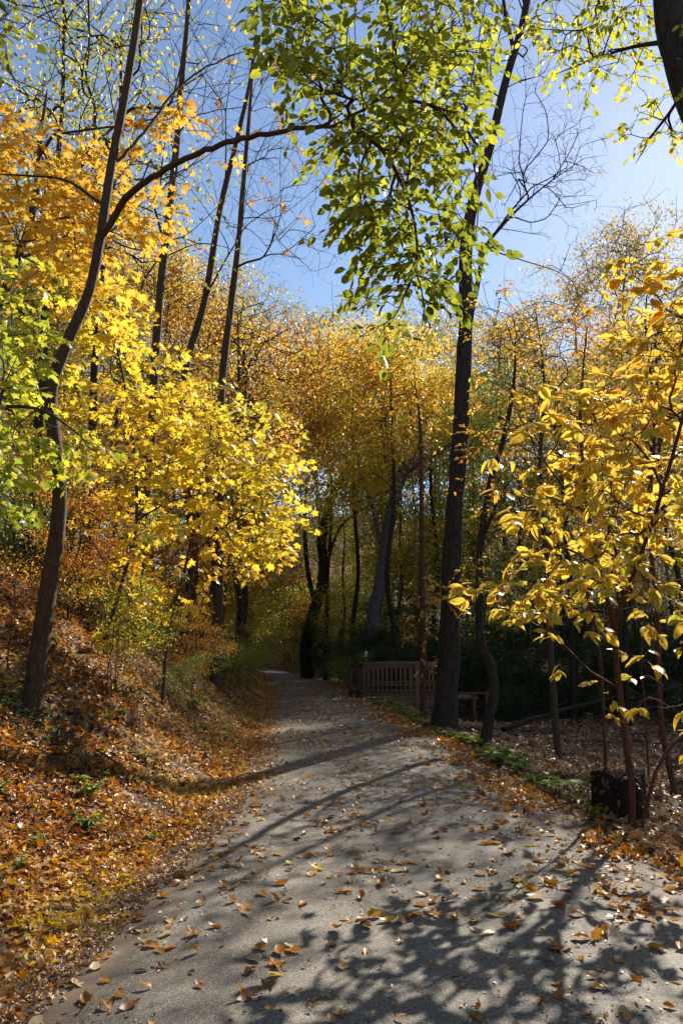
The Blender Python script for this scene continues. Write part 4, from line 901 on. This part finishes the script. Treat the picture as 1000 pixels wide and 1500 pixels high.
for i in range(54):
    y = 7.2 + 15 * (i / 54) ** 1.1; spots.append((float(Re(y)) + .12 + abs(ry.normal(0, .22)), y + ry.uniform(-.1, .1), int(ry.integers(4)), ry.choice([.5, .7, .9, 1.25]) * ry.uniform(.8, 1.1), VG, 'green fern on the right verge of the path', 'low leafy green plant on the right verge of the path'))
for i in range(40):
    y = ry.uniform(4.5, 22); s_ = ry.uniform(.2, 1) if i % 2 else ry.uniform(.5, 3); spots.append((float(Le(y)) - s_, y, int(ry.integers(1, 3)), ry.uniform(.4, .8), 'small weeds on the leafy bank', 'small green fern among the dead leaves of the bank', 'small green weed among the dead leaves of the bank'))
for x, y, k, s_, g, lf, ll in spots:
    o = pl[k]; lab = lf if k in (0, 3) else ll
    lab += (', level with the stump' if y < 9.5 else ', before the crooked stem' if y < 14 else ', near the big dark trunk' if y < 18 else ', nearest the footbridge') if x > 0 else (' below the leaning trunk' if y < 8 else ' under the golden maple' if y < 14 else ' near its far end')
    if k in pu: copy_thing(o, tuple(on(x, y, -.01)), ry.uniform(0, 6.28), s_, lab, g)
    else:
        o.location = tuple(on(x, y, -.01)); o.scale = (s_,) * 3; tagp(o, lab, 'plant', g); pu.add(k)
for o in list(C.objects):
    if o.name.startswith('verge_plant') and 'category' not in o: o['category'] = 'plant'
# ivy at the foot of the leaning tree
lvi = Leaves(); n = 420; bb = np.array(t1.location); a = rng.uniform(0, 6.28, n); q = np.abs(rng.normal(.0, .28, n)) + .1
x = bb[0] + q * np.cos(a); y = bb[1] + q * np.sin(a) - .1; lvi.add('ov2', np.stack([x, y, H(x, y) + rng.uniform(.01, .16, n)], -1), rnd_dirs(n) * [1, 1, .4], UP + rng.normal(0, .5, (n, 3)), rng.uniform(.04, .08, n), rng.uniform(0, .7, n))
tagp(lvi.build('ivy', M['dark']), 'dark ivy clump round the foot of the leaning trunk', 'ivy')

# ------------------------------------------------------------------ fallen leaves
DT = [dead_tmpl('ov', i) for i in range(8)] + [dead_tmpl('m', 10 + i) for i in range(3)]
LOW = [(p, f) for p, f in [(np.array([(0, 0, 0), (-.3, .45, .12 + .1 * k), (0, 1, .1 * k - .1), (.3, .5, .16 - .05 * k), (0, .5, -.02)]), [np.array([(0, 4, 1), (0, 3, 4), (4, 2, 1), (4, 3, 2)])]) for k in range(4)]]
def litter(name, mat, xs, ys_, zf, size, tints, lift, lod=14, tilt=.55, rs=41):
    r = np.random.default_rng(rs); lv = Leaves(); n = len(xs); z = zf(xs, ys_) + r.uniform(0, 1, n) ** 2 * lift
    pos = np.stack([xs, ys_, z], -1); fw = r.normal(size=(n, 3)) * [1, 1, .35]; nr = UP + r.normal(0, tilt, (n, 3)); which = r.integers(11, size=n); near = ys_ < lod
    sz = size * r.uniform(.5, 1.25, n)
    for k in range(11):
        m = near & (which == k); lv.add(DT[k], pos[m], fw[m], nr[m], sz[m], tints[m]) if m.any() else None
    for k in range(4):
        m = ~near & (which % 4 == k); lv.add(LOW[k], pos[m], fw[m], nr[m], sz[m] * 1.1, tints[m]) if m.any() else None
    return tagp(lv.build(name, mat), kind='stuff')
r = np.random.default_rng(5)
# bank
n = 175000; y = 2.8 + 42 * r.uniform(0, 1, n) ** 2.0; s_ = r.uniform(-.05, 1, n) ** 1.0 * (2.2 + y * .22)
s_ = np.where(r.uniform(size=n) < .12, np.abs(r.normal(0, .3, n)), s_); x = Le(y) - s_ + .02; ss = s_
keep = (noise2(x, y, .9, off=11) > -1.5); x, y, ss = x[keep], y[keep], ss[keep]
tn = np.clip(.33 + .18 * noise2(x, y, .5, off=3) + .2 * np.exp(-(ss / .7) ** 2) + .06 * np.exp(-((y - 4) / 2.5) ** 2) + r.normal(0, .27, len(x)), 0, 1)
litter('leaf_litter', M['dead'], x, y, lambda a, b_: H(a, b_) + .004, .056, tn, .05, 7, .45)
# fine crumbs at the left verge near the camera
n = 16000; y = 2.8 + 6 * r.uniform(0, 1, n) ** 1.6; s_ = -.25 + np.abs(r.normal(.25, .42, n)); x = Le(y) - s_
litter('leaf_crumbs', M['dead2'], x, y, lambda a, b_: np.where(a > Le(b_), pathz(a, b_), H(a, b_)) + .003, .032, np.clip(r.normal(.6, .25, n), 0, 1), .02, 5.5)
# right woodland floor
n = 70000; y = 3 + 31 * r.uniform(0, 1, n) ** 1.35; x = Re(y) + .15 + r.uniform(0, 1, n) ** 1.1 * (2 + y * .42)
litter('woodland_leaf_floor', M['dead2'], x, y, lambda a, b_: H(a, b_) + .004, .085, np.clip(.45 + .12 * noise2(x, y, .5) + r.normal(0, .24, n), 0, 1), .04, 8)
# right verge orange leaves
n = 5200; y = 3.2 + 20 * r.uniform(0, 1, n) ** 1.4; x = Re(y) - .12 + np.abs(r.normal(0, .3, n)) * np.where(r.uniform(size=n) < .45, 1, -1.25 * r.uniform(.3, 1.5, n))
kk = noise2(x, y, .7, off=8) > -.5 * (x > Re(y) - .3) - .1; x, y = x[kk], y[kk]; n = len(x)
litter('verge_leaves', M['dead'], x, y, lambda a, b_: np.where(a < Re(b_), pathz(a, b_), H(a, b_)) + .004, .08, np.clip(r.normal(.45, .22, n), 0, 1), .03, 12)
# path, farther than the counted leaves
n = 9500; y = 3.3 + 30 * r.uniform(0, 1, n) ** 1.15; u = r.uniform(0, 1, n); u = np.where(r.uniform(size=n) < .4, np.where(u < .5, u ** 2 * .6, 1 - (1 - u) ** 2 * .8), u); x = Le(y) + u * (Re(y) - Le(y))
k2 = (noise2(x, y, .8, off=6) > -.6) & (r.uniform(size=n) < .35 + .65 * sstep(4, 11, y)); x, y = x[k2], y[k2]
litter('path_leaves', M['dead'], x, y, lambda a, b_: pathz(a, b_) + .004, .068, np.clip(r.normal(.5, .22, len(x)), 0, 1), .004, 12, .3)
n = 9000; y = 3.0 + 12 * r.uniform(0, 1, n) ** 1.3; u = r.uniform(0, 1, n); u = np.where(r.uniform(size=n) < .55, np.where(u < .55, u ** 2.5 * .6, 1 - (1 - u) ** 2.5 * 1.2), u); x = Le(y) + u * (Re(y) - Le(y))
k2 = noise2(x, y, .9, off=15) > -.4; x, y = x[k2], y[k2]
litter('leaf_crumbs_on_path', M['dead2'], x, y, lambda a, b_: pathz(a, b_) + .003, .022, np.clip(r.normal(.55, .25, len(x)), 0, 1), .002, 3, .2)
# sticks and bare whips on the bank
for i in range(34):
    y_ = 4.2 + 13 * r.uniform() ** 1.3; x_ = float(Le(y_)) - r.uniform(.05, 3.2); a_ = r.uniform(0, 3.14); L_ = r.uniform(.2, .8); p = on(x_, y_, .03); e = on(x_ + L_ * math.cos(a_), y_ + L_ * math.sin(a_), .05); 
    stick('dead_branch', ('pale ' if i % 3 else 'dark ') + ('short' if L_ < .5 else 'long') + ' dry stick lying on the leaves of the bank' + (' below the leaning trunk' if y_ < 7.5 else ' beside the golden maple' if y_ < 11 else ' toward its far end'), [p, (p + e) / 2 + [0, 0, .03], e], r.uniform(.004, .011), M['twig_pale'] if i % 3 else M['twig'], 'branch', 'dry sticks on the bank', .08)
for i in range(16):
    y_ = 6.5 + 13 * r.uniform(); x_ = float(Le(y_)) - r.uniform(.5, 3.6); p = on(x_, y_, -.03); h_ = r.uniform(.5, 1.5); l_ = r.normal(0, .2, 2)
    stick('bare_whip', ('short' if h_ < 1 else 'tall') + ' bare whip of a seedling standing on the bank' + (' near the golden maple' if y_ < 11 else ' toward its far end'), [p, p + [l_[0] * .4, l_[1] * .4, h_ * .5], p + [l_[0], l_[1], h_]], .007, M['twig'], 'seedling', 'bare seedlings on the bank', .12)
# counted leaves in the foreground of the path
COL = [('brown', .1), ('russet', .3), ('orange brown', .5), ('tan', .78), ('golden', .9), ('pale yellow', 1.0)]
KN = ['oval', 'lobed']; protoL = {}
def leafproto(ci, kind, v):
    k = (ci, kind, v)
    if k not in protoL:
        p, f = dead_tmpl('ov' if kind == 0 else 'm', 300 + ci * 20 + kind * 7 + v); p = p - [0, .5, 0]; p[:, 2] -= p[:, 2].min()
        me = mesh_np('fallen_leaf', p, f, M['dead'], np.full(sum(len(a) for a in f), COL[ci][1])); protoL[k] = me.data; bpy.data.objects.remove(me)
    return protoL[k]
cl = [(r.uniform(-1.2, 2.0), r.uniform(3.6, 7.8)) for _ in range(34)]
cnt = 0
while cnt < 300:
    q = r.uniform()
    if q < .5: c_ = cl[r.integers(len(cl))]; x = c_[0] + r.normal(0, .13); y = c_[1] + r.normal(0, .13)
    elif q < .75: y = r.uniform(3.3, 7.8); x = float(Le(y)) + abs(r.normal(0, .3))
    else: y = 3.3 + 4.5 * r.uniform() ** .8; x = r.uniform(float(Le(y)), float(Re(y)))
    if x < Le(y) or x > Re(y) or y < 3.2: continue
    ci = int(r.choice(6, p=[.12, .22, .28, .16, .16, .06])); kd = int(r.uniform() < .14); me = leafproto(ci, kd, int(r.integers(3)))
    o = bpy.data.objects.new('fallen_leaf', me); C.objects.link(o); s_ = r.uniform(.06, .125) if y < 5.5 else r.uniform(.055, .10)
    o.location = (x, y, float(pathz(x, y)) + .003); o.rotation_euler = (r.normal(0, .16), r.normal(0, .16), r.uniform(0, 6.28)); o.scale = (s_, s_, s_ * r.uniform(.7, 1.2))
    wh = 'near its left edge' if x - Le(y) < .5 else 'near its right edge' if Re(y) - x < .6 else 'in the open middle'
    tagp(o, f'{COL[ci][0]} {KN[kd]} curled leaf fallen on the asphalt path, {wh}', 'leaf', 'fallen leaves on the near part of the path'); cnt += 1
